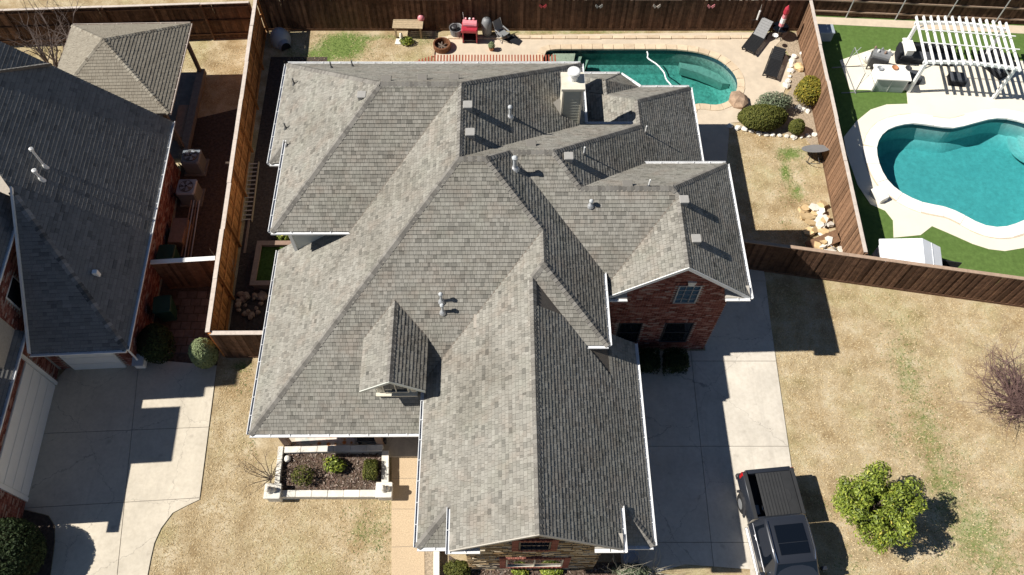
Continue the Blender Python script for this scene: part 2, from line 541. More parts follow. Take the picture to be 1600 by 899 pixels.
def worn_concrete(name, col, seed):
    """broom-finished concrete with blotches, oil drips, tyre scuffs along the drive and hairline cracks"""
    m, nt, b = new_mat(name, 0.9, 0.15)
    pos = objcoord(nt)
    off = nt.nodes.new("ShaderNodeVectorMath"); off.operation = 'ADD'; off.inputs[1].default_value = (seed, seed * .7, 0); nt.links.new(pos, off.inputs[0])
    p = off.outputs[0]
    n1 = noise(nt, 0.7, 6, 0.7, p); r1 = ramp(nt, [(0.3, tuple(c * .82 for c in col)), (0.7, tuple(min(1, c * 1.06) for c in col))]); nt.links.new(n1.outputs[0], r1.inputs[0])
    n2 = noise(nt, 7, 4, 0.7, p); r2 = ramp(nt, [(0.3, (.86, .85, .83)), (0.6, (1, 1, 1))]); nt.links.new(n2.outputs[0], r2.inputs[0])
    out = mix_rgb(nt, 0.8, r1.outputs[0], r2.outputs[0], 'MULTIPLY')
    n3 = noise(nt, 1.9, 3, 0.5, p); r3 = ramp(nt, [(0.66, (0, 0, 0)), (0.74, (1, 1, 1))]); nt.links.new(n3.outputs[0], r3.inputs[0])
    out = mix_rgb(nt, math_n(nt, 'MULTIPLY', r3.outputs[0], 0.3), out, (0.2, 0.17, 0.14))
    mp = nt.nodes.new("ShaderNodeMapping"); mp.inputs['Scale'].default_value = (2.6, 0.16, 1); nt.links.new(p, mp.inputs['Vector'])
    n4 = noise(nt, 1.0, 4, 0.6, mp.outputs[0]); r4 = ramp(nt, [(0.56, (0, 0, 0)), (0.72, (1, 1, 1))]); nt.links.new(n4.outputs[0], r4.inputs[0])
    out = mix_rgb(nt, math_n(nt, 'MULTIPLY', r4.outputs[0], 0.22), out, (0.27, 0.24, 0.21))
    nd = noise(nt, 1.6, 4, 0.7, p)
    wv = nt.nodes.new("ShaderNodeVectorMath"); wv.operation = 'MULTIPLY_ADD'; wv.inputs[1].default_value = (.7, .7, 0); nt.links.new(nd.outputs['Color'], wv.inputs[0]); nt.links.new(p, wv.inputs[2])
    vo = nt.nodes.new("ShaderNodeTexVoronoi"); vo.feature = 'DISTANCE_TO_EDGE'; vo.inputs['Scale'].default_value = 0.32; nt.links.new(wv.outputs[0], vo.inputs['Vector'])
    r5 = ramp(nt, [(0.0, (1, 1, 1)), (0.004, (0, 0, 0))]); nt.links.new(vo.outputs['Distance'], r5.inputs[0])
    out = mix_rgb(nt, math_n(nt, 'MULTIPLY', r5.outputs[0], 0.55), out, (0.16, 0.14, 0.12))
    nt.links.new(out, b.inputs['Base Color'])
    n6 = noise(nt, 60, 3, 0.7, p); add_bump(nt, b, n6.outputs[0], 0.2, 0.01)
worn_concrete("concrete", (0.60, 0.54, 0.44), 3.0)
worn_concrete("concrete_drive", (0.63, 0.58, 0.50), 17.0)

# ------------------------------------------------------------------ roof tools
EXPO = 0.138

def plane_axes(pts):
    n = normal_of(pts)
    if n.z < 0:
        n = -n
    u = (Vector((0, 0, 1)) - n * n.z).normalized()
    e = u.cross(n).normalized()
    return n, u, e

def shingle_rows(pieces, seed, expo=EXPO, thick=(0.018, 0.023), wid=(0.06, 0.21), pick=None, jitter=0.002):
    """lap shingles over the convex pieces of one roof slope; returns (joined builder, list of singles)"""
    n, u, e = plane_axes(pieces[0])
    polys = []
    for p in pieces:
        q = [(Vector(v).dot(e), Vector(v).dot(u)) for v in p]
        if area2(q) < 0:
            q.reverse()
        polys.append(q)
    org = Vector(pieces[0][0])
    off = org.dot(n)
    s0 = min(v[1] for q in polys for v in q)
    s1 = max(v[1] for q in polys for v in q)
    a0 = min(v[0] for q in polys for v in q)
    a1 = max(v[0] for q in polys for v in q)
    mb, singles = MB(), []
    k = 0
    s = s0
    while s < s1 - 0.01:
        rng = random.Random(seed * 7919 + k)
        a = math.floor(a0) - rng.random()
        strip = 0.5
        left = 0.0
        wob = 0.0
        while a < a1:
            w = rng.uniform(*wid)
            if left <= 0:
                strip = rng.gauss(0.53, 0.03)
                left = 1.0
            left -= w
            t = rng.choice(thick)
            band = rng.uniform(0.10, 0.30)
            tone = min(1, max(0, rng.gauss(strip, 0.05) - (rng.uniform(0.08, 0.22) if rng.random() < 0.2 else 0)))
            lo = s + rng.uniform(-jitter, jitter)
            rect = [(a, lo), (a + w - 0.007, lo), (a + w - 0.007, s + expo + 0.004), (a, s + expo + 0.004)]
            for q in polys:
                c = clip_convex(rect, q)
                if len(c) < 3 or abs(area2(c)) < 3e-4:
                    continue
                tgt = mb
                if pick is not None and pick(a + w / 2, s + expo / 2, e, u, n, off) and len(singles) < 300 and abs(area2(c)) > 0.75 * w * expo:
                    tgt = MB()
                    singles.append(tgt)
                m = len(c)
                top, bot = [], []
                for (x, y) in c:
                    base = e * x + u * y + n * off
                    h = t * (1 - 0.85 * (y - lo) / expo)
                    top.append(tuple(base + n * (0.004 + max(0.001, h))))
                    bot.append(tuple(base + n * 0.0005))
                tgt.mesh(top + bot, [(i, m + i, m + (i + 1) % m, (i + 1) % m) for i in range(m)], tone)
                # exposed face, and a dark printed granule band painting the shadow line at its upper edge
                ys = s + expo * 0.80
                for part, tn in ((clip_half(c, (0, 1), ys), tone), (clip_half(c, (0, -1), -ys), max(0.0, tone - band))):
                    if len(part) >= 3:
                        tgt.face([tuple(e * x + u * y + n * (off + 0.004 + max(0.001, t * (1 - 0.85 * (y - lo) / expo)))) for x, y in part], tn)
            a += w
        s += expo
        k += 1
    return mb, singles

def cap_row(mb, p0, p1, n1, n2, w=0.13, step=0.145, t=0.020):
    """folded cap shingles along a ridge or hip, lapped from p1 down to p0"""
    p0, p1 = Vector(p0), Vector(p1)
    d = (p1 - p0)
    L = d.length
    d.normalize()
    def down(nn, other):
        v = d.cross(nn).normalized()
        return v if v.dot(other) < 0 else -v
    a, b = down(n1, n2), down(n2, n1)
    up = (n1 + n2).normalized()
    k = max(1, int(L / step))
    st = L / k
    for i in range(k):
        s0, s1 = p0 + d * (st * i - 0.01), p0 + d * (st * (i + 1) + 0.04)
        tone = RND.random()
        th0, th1 = t + 0.012, t * 0.45
        ww = w * RND.uniform(0.95, 1.05)
        vs = []
        for c, th in ((s0, th0), (s1, th1)):
            vs += [c + a * ww + n1 * th, c + up * (th + 0.012), c + b * ww + n2 * th]
        for c in (s0, s1):
            vs += [c + a * ww - n1 * 0.004, c - up * 0.004, c + b * ww - n2 * 0.004]
        mb.mesh(vs, [(0, 1, 4, 3), (1, 2, 5, 4), (0, 6, 7, 1), (1, 7, 8, 2), (0, 3, 9, 6), (2, 8, 11, 5)], tone)

def gutter_mesh(p0, p1, out, size=0.125):
    """open-topped eave gutter with hanger straps"""
    mb = MB()
    p0, p1, out = Vector(p0), Vector(p1), Vector(out).normalized()
    d = (p1 - p0).normalized()
    L = (p1 - p0).length
    sec = [(-0.02, -0.01), (-0.02, -0.115), (size * 0.72, -0.115), (size, -0.045), (size, 0.012), (size - 0.022, 0.012), (size - 0.022, -0.03), (size * 0.8, -0.04), (0.0, -0.04), (0.0, -0.01)]
    A = [p0 + out * o + Vector((0, 0, z)) for o, z in sec]
    B = [p1 + out * o + Vector((0, 0, z)) for o, z in sec]
    m = len(sec)
    mb.mesh(A + B, [(i, (i + 1) % m, m + (i + 1) % m, m + i) for i in range(m)] + [tuple(range(m)), tuple(range(2 * m - 1, m - 1, -1))])
    k = int(L / 0.75)
    for i in range(1, k + 1):
        c = p0 + d * (L * i / (k + 1))
        q = [c - d * .012 - out * .02, c + d * .012 - out * .02, c + d * .012 + out * (size - .01), c - d * .012 + out * (size - .01)]
        mb.slab([v + Vector((0, 0, 0.010)) for v in q], 0.006)
    return mb

def brick_rows(mb, org, ax, out, poly, holes=(), bl=0.20, bh=0.067, gap=0.011, proud=0.012, seed=1):
    """running-bond bricks on an upright wall; poly is convex in (along, height)"""
    org, ax, out = Vector(org), Vector(ax).normalized(), Vector(out).normalized()
    if area2(poly) < 0:
        poly = poly[::-1]
    rng = random.Random(seed)
    a0, a1 = min(p[0] for p in poly), max(p[0] for p in poly)
    z = min(p[1] for p in poly)
    z1 = max(p[1] for p in poly)
    row = 0
    while z < z1:
        a = a0 - (bl + gap) * (0.5 if row % 2 else 0)
        while a < a1:
            c = clip_convex([(a, z), (a + bl, z), (a + bl, z + bh), (a, z + bh)], poly)
            cx, cz = a + bl / 2, z + bh / 2
            if len(c) >= 3 and abs(area2(c)) > 0.002 and not any(h[0] - .05 < cx < h[1] + .05 and h[2] - .02 < cz < h[3] + .02 for h in holes):
                m = len(c)
                pr = proud * rng.uniform(0.6, 1.2)
                f = [org + ax * x + Vector((0, 0, y)) + out * pr for x, y in c]
                b = [org + ax * x + Vector((0, 0, y)) for x, y in c]
                mb.mesh([tuple(v) for v in f + b], [tuple(range(m))] + [(i, m + i, m + (i + 1) % m, (i + 1) % m) for i in range(m)], rng.random())
            a += bl + gap
        z += bh + gap
        row += 1

def stone_rows(mb, org, ax, out, poly, holes=(), seed=3):
    org, ax, out = Vector(org), Vector(ax).normalized(), Vector(out).normalized()
    rng = random.Random(seed)
    a0, a1 = min(p[0] for p in poly), max(p[0] for p in poly)
    z = min(p[1] for p in poly)
    z1 = max(p[1] for p in poly)
    if area2(poly) < 0:
        poly = poly[::-1]
    while z < z1:
        h = rng.uniform(0.07, 0.17)
        a = a0 - rng.random() * 0.3
        while a < a1:
            w = rng.uniform(0.16, 0.55)
            c = clip_convex([(a, z), (a + w - .014, z), (a + w - .014, z + h - .014), (a, z + h - .014)], poly)
            if len(c) >= 3 and abs(area2(c)) > 0.003 and not any(q[0] - w * .4 < a + w / 2 < q[1] + w * .4 and q[2] < z + h / 2 < q[3] for q in holes):
                m = len(c)
                pr = rng.uniform(0.02, 0.07)
                f = [org + ax * (x + (a + w / 2 - x) * .06) + Vector((0, 0, y + (z + h / 2 - y) * .12)) + out * pr for x, y in c]
                b = [org + ax * x + Vector((0, 0, y)) for x, y in c]
                mb.mesh([tuple(v) for v in f + b], [tuple(range(m))] + [(i, m + i, m + (i + 1) % m, (i + 1) % m) for i in range(m)], rng.random())
            a += w
        z += h

# ------------------------------------------------------------------ the brick house in the middle
HB = (0.0, 14.0, 0.0)
house = thing("brick_house", HB, "large brick house with a many-hipped grey shingle roof in the middle", "house")
def hp(mb, name, mat, parent=house, **k):
    return mb.build(name, mat, parent, offset=HB, **k)

MS = 0.8
ZT, XR, YN, YS, XR2 = 8.925, -1.43, 20.375, 17.0, -0.53
zW = lambda x, y: ZT + MS * (x - XR)
zS = lambda x, y: ZT - MS * (YS - y)
XC, YC = -8.93, 9.5
XA, ZA, YNE, YA2 = -9.125, 5.08, 25.18, 19.84
XB, ZB, YB = -8.437, 5.63, 16.256
zBW = lambda x, y: ZA + MS * (x - XA)
zBS = lambda x, y: ZT - MS * (YN - y)
zN = lambda x, y: ZT - MS * (y - YN)
zE2 = lambda x, y: ZT - MS * (x - XR)
XE2 = 3.376
XU, ZU, YU1, YU2 = 1.376, 7.40, 15.094, 13.789
zU = lambda x, y: ZU - MS * (x - XU)
XEU, YEU, ZEU = 3.564, 11.60, 5.65
zStrip = lambda x, y: ZU - MS * (YU2 - y)
XFW, ZFW = -2.719, 4.124
zFW = lambda x, y: ZFW + MS * (x - XFW)
XF, ZF, YF1, YF2 = 1.001, 7.10, 13.414, 5.06
XFE = 4.721
zFE = lambda x, y: ZFW + MS * (XFE - x)
XG1, XG2, YRET, YG1 = -1.644, 3.646, 5.34, 6.415
zRet = lambda x, y: ZFW + MS * (y - YRET)
zSM = lambda x, y: 8.29 - MS * (17.79 - y)
zNM = lambda x, y: ZT - MS * (y - YS)
zEM = lambda x, y: 8.29 - MS * (x - 1.779)
zNW = lambda x, y: 7.506 - MS * (y - 16.81)
zEW = lambda x, y: 7.506 - MS * (x - 5.98)
XGG, ZGG = 6.202, 7.328
zGW = lambda x, y: ZGG - MS * (XGG - x)
XMR, ZMR = 5.59, 5.241
zPW = lambda x, y: ZMR - MS * (XMR - x)
zPN = lambda x, y: ZMR - MS * (y - 22.954)
XD, ZD, YD0, YD1 = -3.70, 5.90, 10.22, 13.22
zDW = lambda x, y: ZD - 0.75 * (XD - x)
zDE = lambda x, y: ZD - 0.75 * (x - XD)

def lift(f, pts):
    return [(x, y, f(x, y)) for x, y in pts]

SLOPES = [
    # (plane, pieces)
    (zW, [[(XC, YC), (XR, YS), (XR, YN), (-5.549, 16.256)], [(XC, YC), (-5.549, 16.256), (-5.549, 16.75), (XC, 16.75)], [(XC, 16.75), (-8.05, 16.75), (-8.05, 17.16), (XC, 17.16)]]),
    (zS, [[(XC, YC), (-2.35, YC), (-2.35, 16.08)], [(-2.35, 11.368), (XU, YU1), (XR2, YS), (XR, YS), (-2.35, 16.08)]]),
    (zBW, [[(XB, YB), (-4.32, YN), (XB, 24.49)], [(XA, YA2), (XB, YA2 + .688), (XB, 24.492), (XA, YNE)]]),
    (lambda x, y: ZA + MS * (y - YA2), [[(XA, YA2), (XB, YA2), (XB, YA2 + .688)]]),
    (zBS, [[(XB, YB), (-5.549, YB), (XR, YN), (-4.32, YN)]]),
    (zN, [[(XA, YNE), (-4.32, YN), (XR, YN), (XE2, YNE)]]),
    (zE2, [[(XR, YS), (XE2, 21.806), (XE2, YNE), (XR, YN)]]),
    (zU, [[(XR2, YS), (XU, YU1), (XU, 16.678), (.262, 17.79)], [(XU, YU2), (XEU, YEU), (XEU, 14.49), (XU, 16.678)]]),
    (zStrip, [[(XF, YF1), (2.815, 11.60), (XEU, 11.60), (XU, YU2)]]),
    (zFW, [[(XG1, YF2), (XF, YF2), (XF, 14.719), (XG1, 12.074)], [(XF, YF1), (XU, YU2), (XU, YU1), (XF, 14.719)], [(XFW, YRET), (XG1, YG1), (XG1, 12.074), (XFW, 11.0)]]),
    (zRet, [[(XFW, YRET), (XG1, YRET), (XG1, YG1)]]),
    (zFE, [[(XF, YF2), (XG2, YF2), (XG2, 12.4), (2.015, 12.4), (XF, YF1)], [(XG2, YG1), (XFE, YRET), (XFE, 12.4), (XG2, 12.4)]]),
    (zRet, [[(XG2, YRET), (XFE, YRET), (XG2, YG1)]]),
    (zSM, [[(1.244, 16.81), (2.759, 16.81), (1.779, 17.79), (.262, 17.79)], [(3.834, 14.22), (XGG, 16.588), (5.98, 16.81), (1.244, 16.81)]]),
    (zNM, [[(XR, YS), (XR2, YS), (.262, 17.79), (-.64, 17.79)], [(-.64, 17.79), (1.779, 17.79), (5.789, 21.80), (3.37, 21.80)]]),
    (zEM, [[(2.759, 16.81), (XMR, 19.641), (XMR, 21.601), (1.779, 17.79)], [(XMR, 19.641), (8.596, 19.641), (8.596, 25.96), (XMR, 22.954)]]),
    (zNW, [[(2.759, 16.81), (5.98, 16.81), (8.787, 19.617), (5.566, 19.617)]]),
    (zEW, [[(XGG, 13.65), (8.787, 13.65), (8.787, 19.617), (XGG, 17.032)], [(XGG, 16.588), (XGG, 17.032), (5.98, 16.81)]]),
    (zGW, [[(3.62, 13.65), (XGG, 13.65), (XGG, 16.588), (3.62, 14.006)]]),
    (zPW, [[(3.0, 21.25), (XMR, 21.25), (XMR, 22.954), (3.0, 25.544)]]),
    (zPN, [[(XMR, 22.954), (8.596, 25.96), (6.29, 25.96), (4.43, 24.11)]]),
    (lambda x, y: 4.25 - MS * (x - 4.52), [[(4.52, 24.19), (6.29, 25.96), (4.52, 25.03)]]),
    (lambda x, y: 4.25 - MS * (4.52 - x), [[(4.52, 24.19), (4.52, 25.03), (2.75, 26.8), (2.75, 25.96)]]),
    (lambda x, y: 4.25 - MS * (y - 25.03), [[(4.52, 25.03), (5.48, 26.8), (2.75, 26.8)]]),
    (None, [[(4.52, 25.03, 4.25), (6.29, 25.96, 2.836), (5.48, 26.8, 2.836)]]),
    (zDW, [[(-4.80, YD0), (XD, YD0), (XD, YD1), (-4.80, 12.19)]]),
    (zDE, [[(XD, YD0), (-2.60, YD0), (-2.60, 12.19), (XD, YD1)]]),
]
slope_objs = []
for i, (f, pcs) in enumerate(SLOPES):
    p3 = [lift(f, p) if f else p for p in pcs]
    deck = MB()
    for p in p3:
        deck.slab(p, 0.14)
    o = hp(deck, "roof_slope", "roof_deck")
    slope_objs.append(o)
    pick = None
    if i == 9:
        pick = lambda a, s, e, u, n, off: (lambda w: w.y < 8.2 and w.x > -1.55 and w.x < 0.9)(e * a + u * s + n * off)
    mb, singles = shingle_rows(p3, 11 + i, pick=pick)
    hp(mb, "shingle_courses", "shingle_grey", o, kind="stuff")
    for q in singles:
        hp(q, "shingle", "shingle_grey", o)

def nv(f):
    a = Vector((0, 0, f(0, 0))); b = Vector((1, 0, f(1, 0))); c = Vector((0, 1, f(0, 1)))
    return (b - a).cross(c - a).normalized()
P3 = lambda f, x, y: (x, y, f(x, y))
RIDGES = [
    (P3(zW, XC, YC), P3(zW, XR, YS), zW, zS), (P3(zW, XR, YS), P3(zW, XR, YN), zW, zE2), (P3(zS, XR, YS), P3(zS, XR2, YS), zS, zNM),
    (P3(zU, XU, YU1), P3(zU, XR2, YS), zU, zS), (P3(zU, XU, YU2), P3(zU, XU, YU1), zU, zFW), (P3(zU, XEU, YEU), P3(zU, XU, YU2), zU, zStrip),
    (P3(zFW, XF, YF1), P3(zFW, XU, YU2), zFW, zStrip), (P3(zFW, XF, YF2), P3(zFW, XF, YF1), zFW, zFE),
    (P3(zFW, XFW, YRET), P3(zFW, XG1, YG1), zFW, zRet), (P3(zFE, XFE, YRET), P3(zFE, XG2, YG1), zFE, zRet),
    (P3(zU, .262, 17.79), P3(zU, XR2, YS), zU, zNM), (P3(zSM, .262, 17.79), P3(zSM, 1.779, 17.79), zSM, zNM),
    (P3(zEM, 2.759, 16.81), P3(zEM, 1.779, 17.79), zEM, zSM), (P3(zEM, XMR, 21.601), P3(zEM, 1.779, 17.79), zEM, zNM),
    (P3(zSM, 2.759, 16.81), P3(zSM, 5.98, 16.81), zSM, zNW), (P3(zEW, 8.787, 19.617), P3(zEW, 5.98, 16.81), zEW, zNW),
    (P3(zEW, XGG, 16.588), P3(zEW, 5.98, 16.81), zEW, zSM), (P3(zEW, XGG, 13.65), P3(zEW, XGG, 16.588), zEW, zGW),
    (P3(zBW, XB, YB), P3(zBW, -4.32, YN), zBW, zBS), (P3(zBW, XA, YNE), P3(zBW, -4.32, YN), zBW, zN), (P3(zN, -4.32, YN), P3(zN, XR, YN), zN, zBS),
    (P3(zE2, XE2, YNE), P3(zE2, XR, YN), zE2, zN), (P3(zBW, XA, YA2), P3(zBW, XB, YA2 + .688), zBW, zBS),
    (P3(zEM, XMR, 21.3), P3(zEM, XMR, 22.954), zEM, zPW), (P3(zEM, 8.596, 25.96), P3(zEM, XMR, 22.954), zEM, zPN),
    ((4.52, 24.19, 4.25), (4.52, 25.03, 4.25), SLOPES[21][0], SLOPES[22][0]), ((5.48, 26.8, 2.836), (4.52, 25.03, 4.25), SLOPES[21][0], SLOPES[23][0]),
    (P3(zDW, XD, YD0), P3(zDW, XD, YD1), zDW, zDE),
]
for p0, p1, f1, f2 in RIDGES:
    mb = MB()
    cap_row(mb, p0, p1, nv(f1), nv(f2))
    hp(mb, "ridge_cap", "cap_grey")

# dark valley lines where slopes meet in a trough
def valley(p0, p1, w=0.035):
    p0, p1 = Vector(p0), Vector(p1)
    d = (p1 - p0).normalized()
    sd = d.cross(Vector((0, 0, 1))).normalized() * w
    up = Vector((0, 0, .030))
    mb = MB(); mb.slab([p0 - sd + up, p0 + sd + up, p1 + sd + up, p1 - sd + up], 0.02)
    hp(mb, "valley_flashing", "roof_deck")
for p0, p1 in [((XFW + .05, 11.05, ZFW + .04), (XU, YU1, ZU)), (P3(zSM, XGG, 16.588), P3(zSM, 3.86, 14.246)), (P3(zW, XR, YN), (-5.5, 16.305, 5.67)),
               (P3(zDW, -4.78, 12.21), P3(zDW, XD, YD1)), (P3(zDE, -2.62, 12.21), P3(zDE, XD, YD1))]:
    valley(p0, p1)

# gutters along the eaves
GUT = [
    ((XC, YC, zW(XC, YC)), (XC, 17.16, zW(XC, YC)), (-1, 0, 0)), ((XC, YC, zS(0, YC)), (-2.72, YC, zS(0, YC)), (0, -1, 0)),
    ((XB, YB, ZB), (XB, YA2 + .7, ZB), (-1, 0, 0)), ((XB, YB, ZB), (-5.56, YB, ZB), (0, -1, 0)), ((XA, YA2, ZA), (XA, YNE, ZA), (-1, 0, 0)),
    ((XA, YA2, ZA), (XB, YA2, ZA), (0, -1, 0)), ((XA, YNE, ZA), (XE2, YNE, ZA), (0, 1, 0)), ((XE2, 21.80, ZA), (XE2, YNE, ZA), (1, 0, 0)),
    ((XFW, YRET, ZFW), (XFW, 10.95, ZFW), (-1, 0, 0)), ((XFW, YRET, ZFW), (XG1, YRET, ZFW), (0, -1, 0)), ((XG1, YF2 - .1, zFW(XG1, 0)), (XG1, YG1 - .05, zFW(XG1, 0)), (-1, 0, 0)),
    ((XFE, YRET, ZFW), (XFE, 12.4, ZFW), (1, 0, 0)), ((XG2, YRET, ZFW), (XFE, YRET, ZFW), (0, -1, 0)), ((XG2, YF2 - .1, zFE(XG2, 0)), (XG2, YG1 - .05, zFE(XG2, 0)), (1, 0, 0)),
    ((XEU, YEU, ZEU), (XEU, 14.45, ZEU), (1, 0, 0)), ((2.86, YEU, ZEU), (XEU, YEU, ZEU), (0, -1, 0)),
    ((8.787, 13.6, zEW(8.787, 0)), (8.787, 19.617, zEW(8.787, 0)), (1, 0, 0)), ((5.6, 19.617, zNW(0, 19.617)), (8.787, 19.617, zNW(0, 19.617)), (0, 1, 0)),
    ((8.596, 19.65, zEM(8.596, 0)), (8.596, 25.96, zEM(8.596, 0)), (1, 0, 0)), ((6.35, 25.96, 2.836), (8.596, 25.96, 2.836), (0, 1, 0)),
    ((5.48, 26.8, 2.836), (6.33, 25.98, 2.836), (0.72, 0.70, 0)), ((2.75, 26.8, 2.836), (5.48, 26.8, 2.836), (0, 1, 0)),
    ((3.4, 21.80, zNM(0, 21.8)), (5.75, 21.80, zNM(0, 21.8)), (0, 1, 0)),
]
for p0, p1, out in GUT:
    hp(gutter_mesh(p0, p1, out), "gutter", "gutter_white")

# boxed eave returns under the three gables (shelf with its own short gutter)
def eave_return(x0, x1, y, z):
    mb = MB()
    mb.slab([(x0, y, z + .03), (x1, y, z + .03), (x1, y + .42, z + .16), (x0, y + .42, z + .16)], 0.12)
    hp(mb, "eave_return", "shingle_trim")
    hp(gutter_mesh((x0, y, z + .02), (x1, y, z + .02), (0, -1, 0)), "gutter", "gutter_white")
simple("shingle_trim", (0.42, 0.39, 0.34), 0.12, 14, 0.9, 0.15)
eave_return(XG1, -0.72, YF2 + .02, zFW(XG1, 0) - .03)
eave_return(2.78, XG2, YF2 + .02, zFE(XG2, 0) - .03)
eave_return(8.787 - .86, 8.787, 13.62, zEW(8.787, 0) - .03)
eave_return(3.62, 4.42, 13.62, zGW(3.62, 0) - .03)

def rake(p0, p1, y, mat="white_trim", h=0.16, t=0.035):
    """sloping fascia board along a gable edge"""
    mb = MB()
    (x0, z0), (x1, z1) = p0, p1
    vs = []
    for yy in (y - t, y):
        vs += [(x0, yy, z0 + .012), (x1, yy, z1 + .012), (x1, yy, z1 - h), (x0, yy, z0 - h)]
    mb.mesh(vs, [(0, 3, 2, 1), (4, 5, 6, 7), (0, 1, 5, 4), (3, 7, 6, 2), (1, 2, 6, 5), (0, 4, 7, 3)])
    return hp(mb, "rake_board", mat)
rake((XG1, zFW(XG1, 0)), (XF, ZF), YF2, "shingle_trim", 0.14)
rake((XF, ZF), (XG2, zFE(XG2, 0)), YF2, "shingle_trim", 0.14)
rake((3.62, zGW(3.62, 0)), (XGG, ZGG), 13.65)
rake((XGG, ZGG), (8.787, zEW(8.787, 0)), 13.65)
rake((-4.80, zDW(-4.80, 0)), (XD, ZD), YD0, "siding_pale", 0.12)
rake((XD, ZD), (-2.60, zDE(-2.60, 0)), YD0, "siding_pale", 0.12)

# ---- walls
def wall_box(name, lo, hi, mat):
    mb = MB()
    mb.box(lo, hi)
    return hp(mb, name, mat)
def wall_poly(name, pts, thick, mat):
    """upright wall from (x, z) outline at its south face y, given as 3D points, thickened to the north"""
    mb = MB()
    n = len(pts)
    vs = list(pts) + [(x, y + thick, z) for x, y, z in pts]
    mb.mesh(vs, [tuple(range(n)), tuple(range(2 * n - 1, n - 1, -1))] + [(i, n + i, n + (i + 1) % n, (i + 1) % n) for i in range(n)])
    return hp(mb, name, mat)

def window(x0, x1, z0, z1, y, frame="white_trim", pane="glass_dark", cols=1, rows=2, depth=0.03, fw=0.05, bar=0.018):
    """sash window in a south wall: frame ring, muntins, panes behind"""
    fr = MB()
    fr.box((x0, y - depth, z0), (x0 + fw, y + .04, z1)); fr.box((x1 - fw, y - depth, z0), (x1, y + .04, z1))
    fr.box((x0 + fw, y - depth, z1 - fw), (x1 - fw, y + .04, z1)); fr.box((x0 + fw, y - depth, z0), (x1 - fw, y + .04, z0 + fw))
    w = hp(fr, "window", frame)
    for c in range(1, cols):
        m = MB(); xm = x0 + (x1 - x0) * c / cols
        m.box((xm - bar, y - depth + .004, z0 + fw), (xm + bar, y + .03, z1 - fw)); hp(m, "mullion", frame, w)
    for r in range(1, rows):
        m = MB(); zm = z0 + (z1 - z0) * r / rows
        m.box((x0 + fw, y - depth + .008, zm - bar), (x1 - fw, y + .028, zm + bar)); hp(m, "muntin", frame, w)
    for c in range(cols):
        for r in range(rows):
            m = MB()
            xa, xb = x0 + fw * .6 + (x1 - x0 - fw * 1.2) * c / cols + .012, x0 + fw * .6 + (x1 - x0 - fw * 1.2) * (c + 1) / cols - .012
            za, zb = z0 + fw * .6 + (z1 - z0 - fw * 1.2) * r / rows + .01, z0 + fw * .6 + (z1 - z0 - fw * 1.2) * (r + 1) / rows - .01
            m.box((xa, y + .008, za), (xb, y + .02, zb)); hp(m, "pane", pane, w)
    return w

# inner blocks that carry the roofs (plain brick, mostly hidden under the eaves)
for lo, hi in [((-8.65, 20.3, 0), (2.9, 24.7, 5.25)), ((-7.98, 16.72, 0), (-1.2, 20.3, 5.75)), ((-6.2, 11.6, 0), (-2.3, 16.7, 3.2)), ((-2.25, 6.2, 0), (4.25, 12.3, 4.25)),
               ((-1.0, 12.3, 0), (3.12, 20.8, 5.6)), ((3.12, 14.14, 0), (8.33, 19.2, 5.35)), ((3.12, 19.2, 0), (8.1, 21.3, 2.9))]:
    wall_box("wall", lo, hi, "mortar")
# siding wall over the left roof
sw = wall_poly("siding_wall", [(-7.98, 16.70, 3.2), (-5.0, 16.70, 5.6), (-5.0, 16.70, 5.72), (-7.98, 16.70, 5.72)], 0.02, "siding_pale")
z = 3.3
while z < 5.7:
    m = MB()
    x1 = -8.93 + (z - 2.925) / .8 + .15
    m.slab([(-8.0, 16.665, z), (min(-5.0, x1), 16.665, z), (min(-5.0, x1), 16.695, z + .15), (-8.0, 16.695, z + .15)], 0.02)
    hp(m, "siding_board", "siding_pale", sw)
    z += .15
mcb = MB(); mcb.box((-8.06, 16.63, 3.5), (-7.93, 16.7, 5.65)); hp(mcb, "corner_board", "white_trim")

# east brick gable
EGY = 14.10
gp = [(0, 0), (4.77, 0), (4.77, 5.2), (2.64, 6.95), (0, 4.9)]
wall_poly("gable_wall", [(3.56 + a, EGY + .003, z) for a, z in gp], 0.2, "mortar")
EW = [(6.30 - 3.56, 7.14 - 3.56, 4.05, 5.35), (4.55 - 3.56, 5.45 - 3.56, .75, 2.45), (6.35 - 3.56, 7.45 - 3.56, .75, 2.45)]
mb = MB(); brick_rows(mb, (3.56, EGY, 0), (1, 0, 0), (0, -1, 0), gp, EW, seed=5)
hp(mb, "brickwork", "brick_red", kind="stuff")
for a0, a1, z0, z1 in EW:
    window(3.56 + a0, 3.56 + a1, z0, z1, EGY - .02, "galv" if z0 > 3 else "dark_metal", "glass_blue" if z0 > 3 else "glass_dark", cols=3 if z0 > 3 else 1, rows=4 if z0 > 3 else 2, bar=.009 if z0 > 3 else .018)
    m = MB(); m.box((3.56 + a0 - .08, EGY - .06, z0 - .09), (3.56 + a1 + .08, EGY + .0, z0 - .015)); hp(m, "window_sill", "brick_red")
    m = MB()
    k = int((a1 - a0 + .3) / .075)
    for i in range(k):
        x = 3.56 + a0 - .15 + i * .075
        m.box((x, EGY - .035, z1 + .015), (x + .064, EGY, z1 + .215), RND.random())
    hp(m, "brick_lintel", "brick_red")
m = MB(); m.mesh([(6.62, EGY - .07, 5.37), (6.82, EGY - .07, 5.37), (6.88, EGY - .07, 5.62), (6.56, EGY - .07, 5.62), (6.62, EGY, 5.37), (6.82, EGY, 5.37), (6.88, EGY, 5.62), (6.56, EGY, 5.62)],
                 [(0, 1, 2, 3), (0, 4, 5, 1), (1, 5, 6, 2), (2, 6, 7, 3), (3, 7, 4, 0)]); hp(m, "keystone", "limestone")

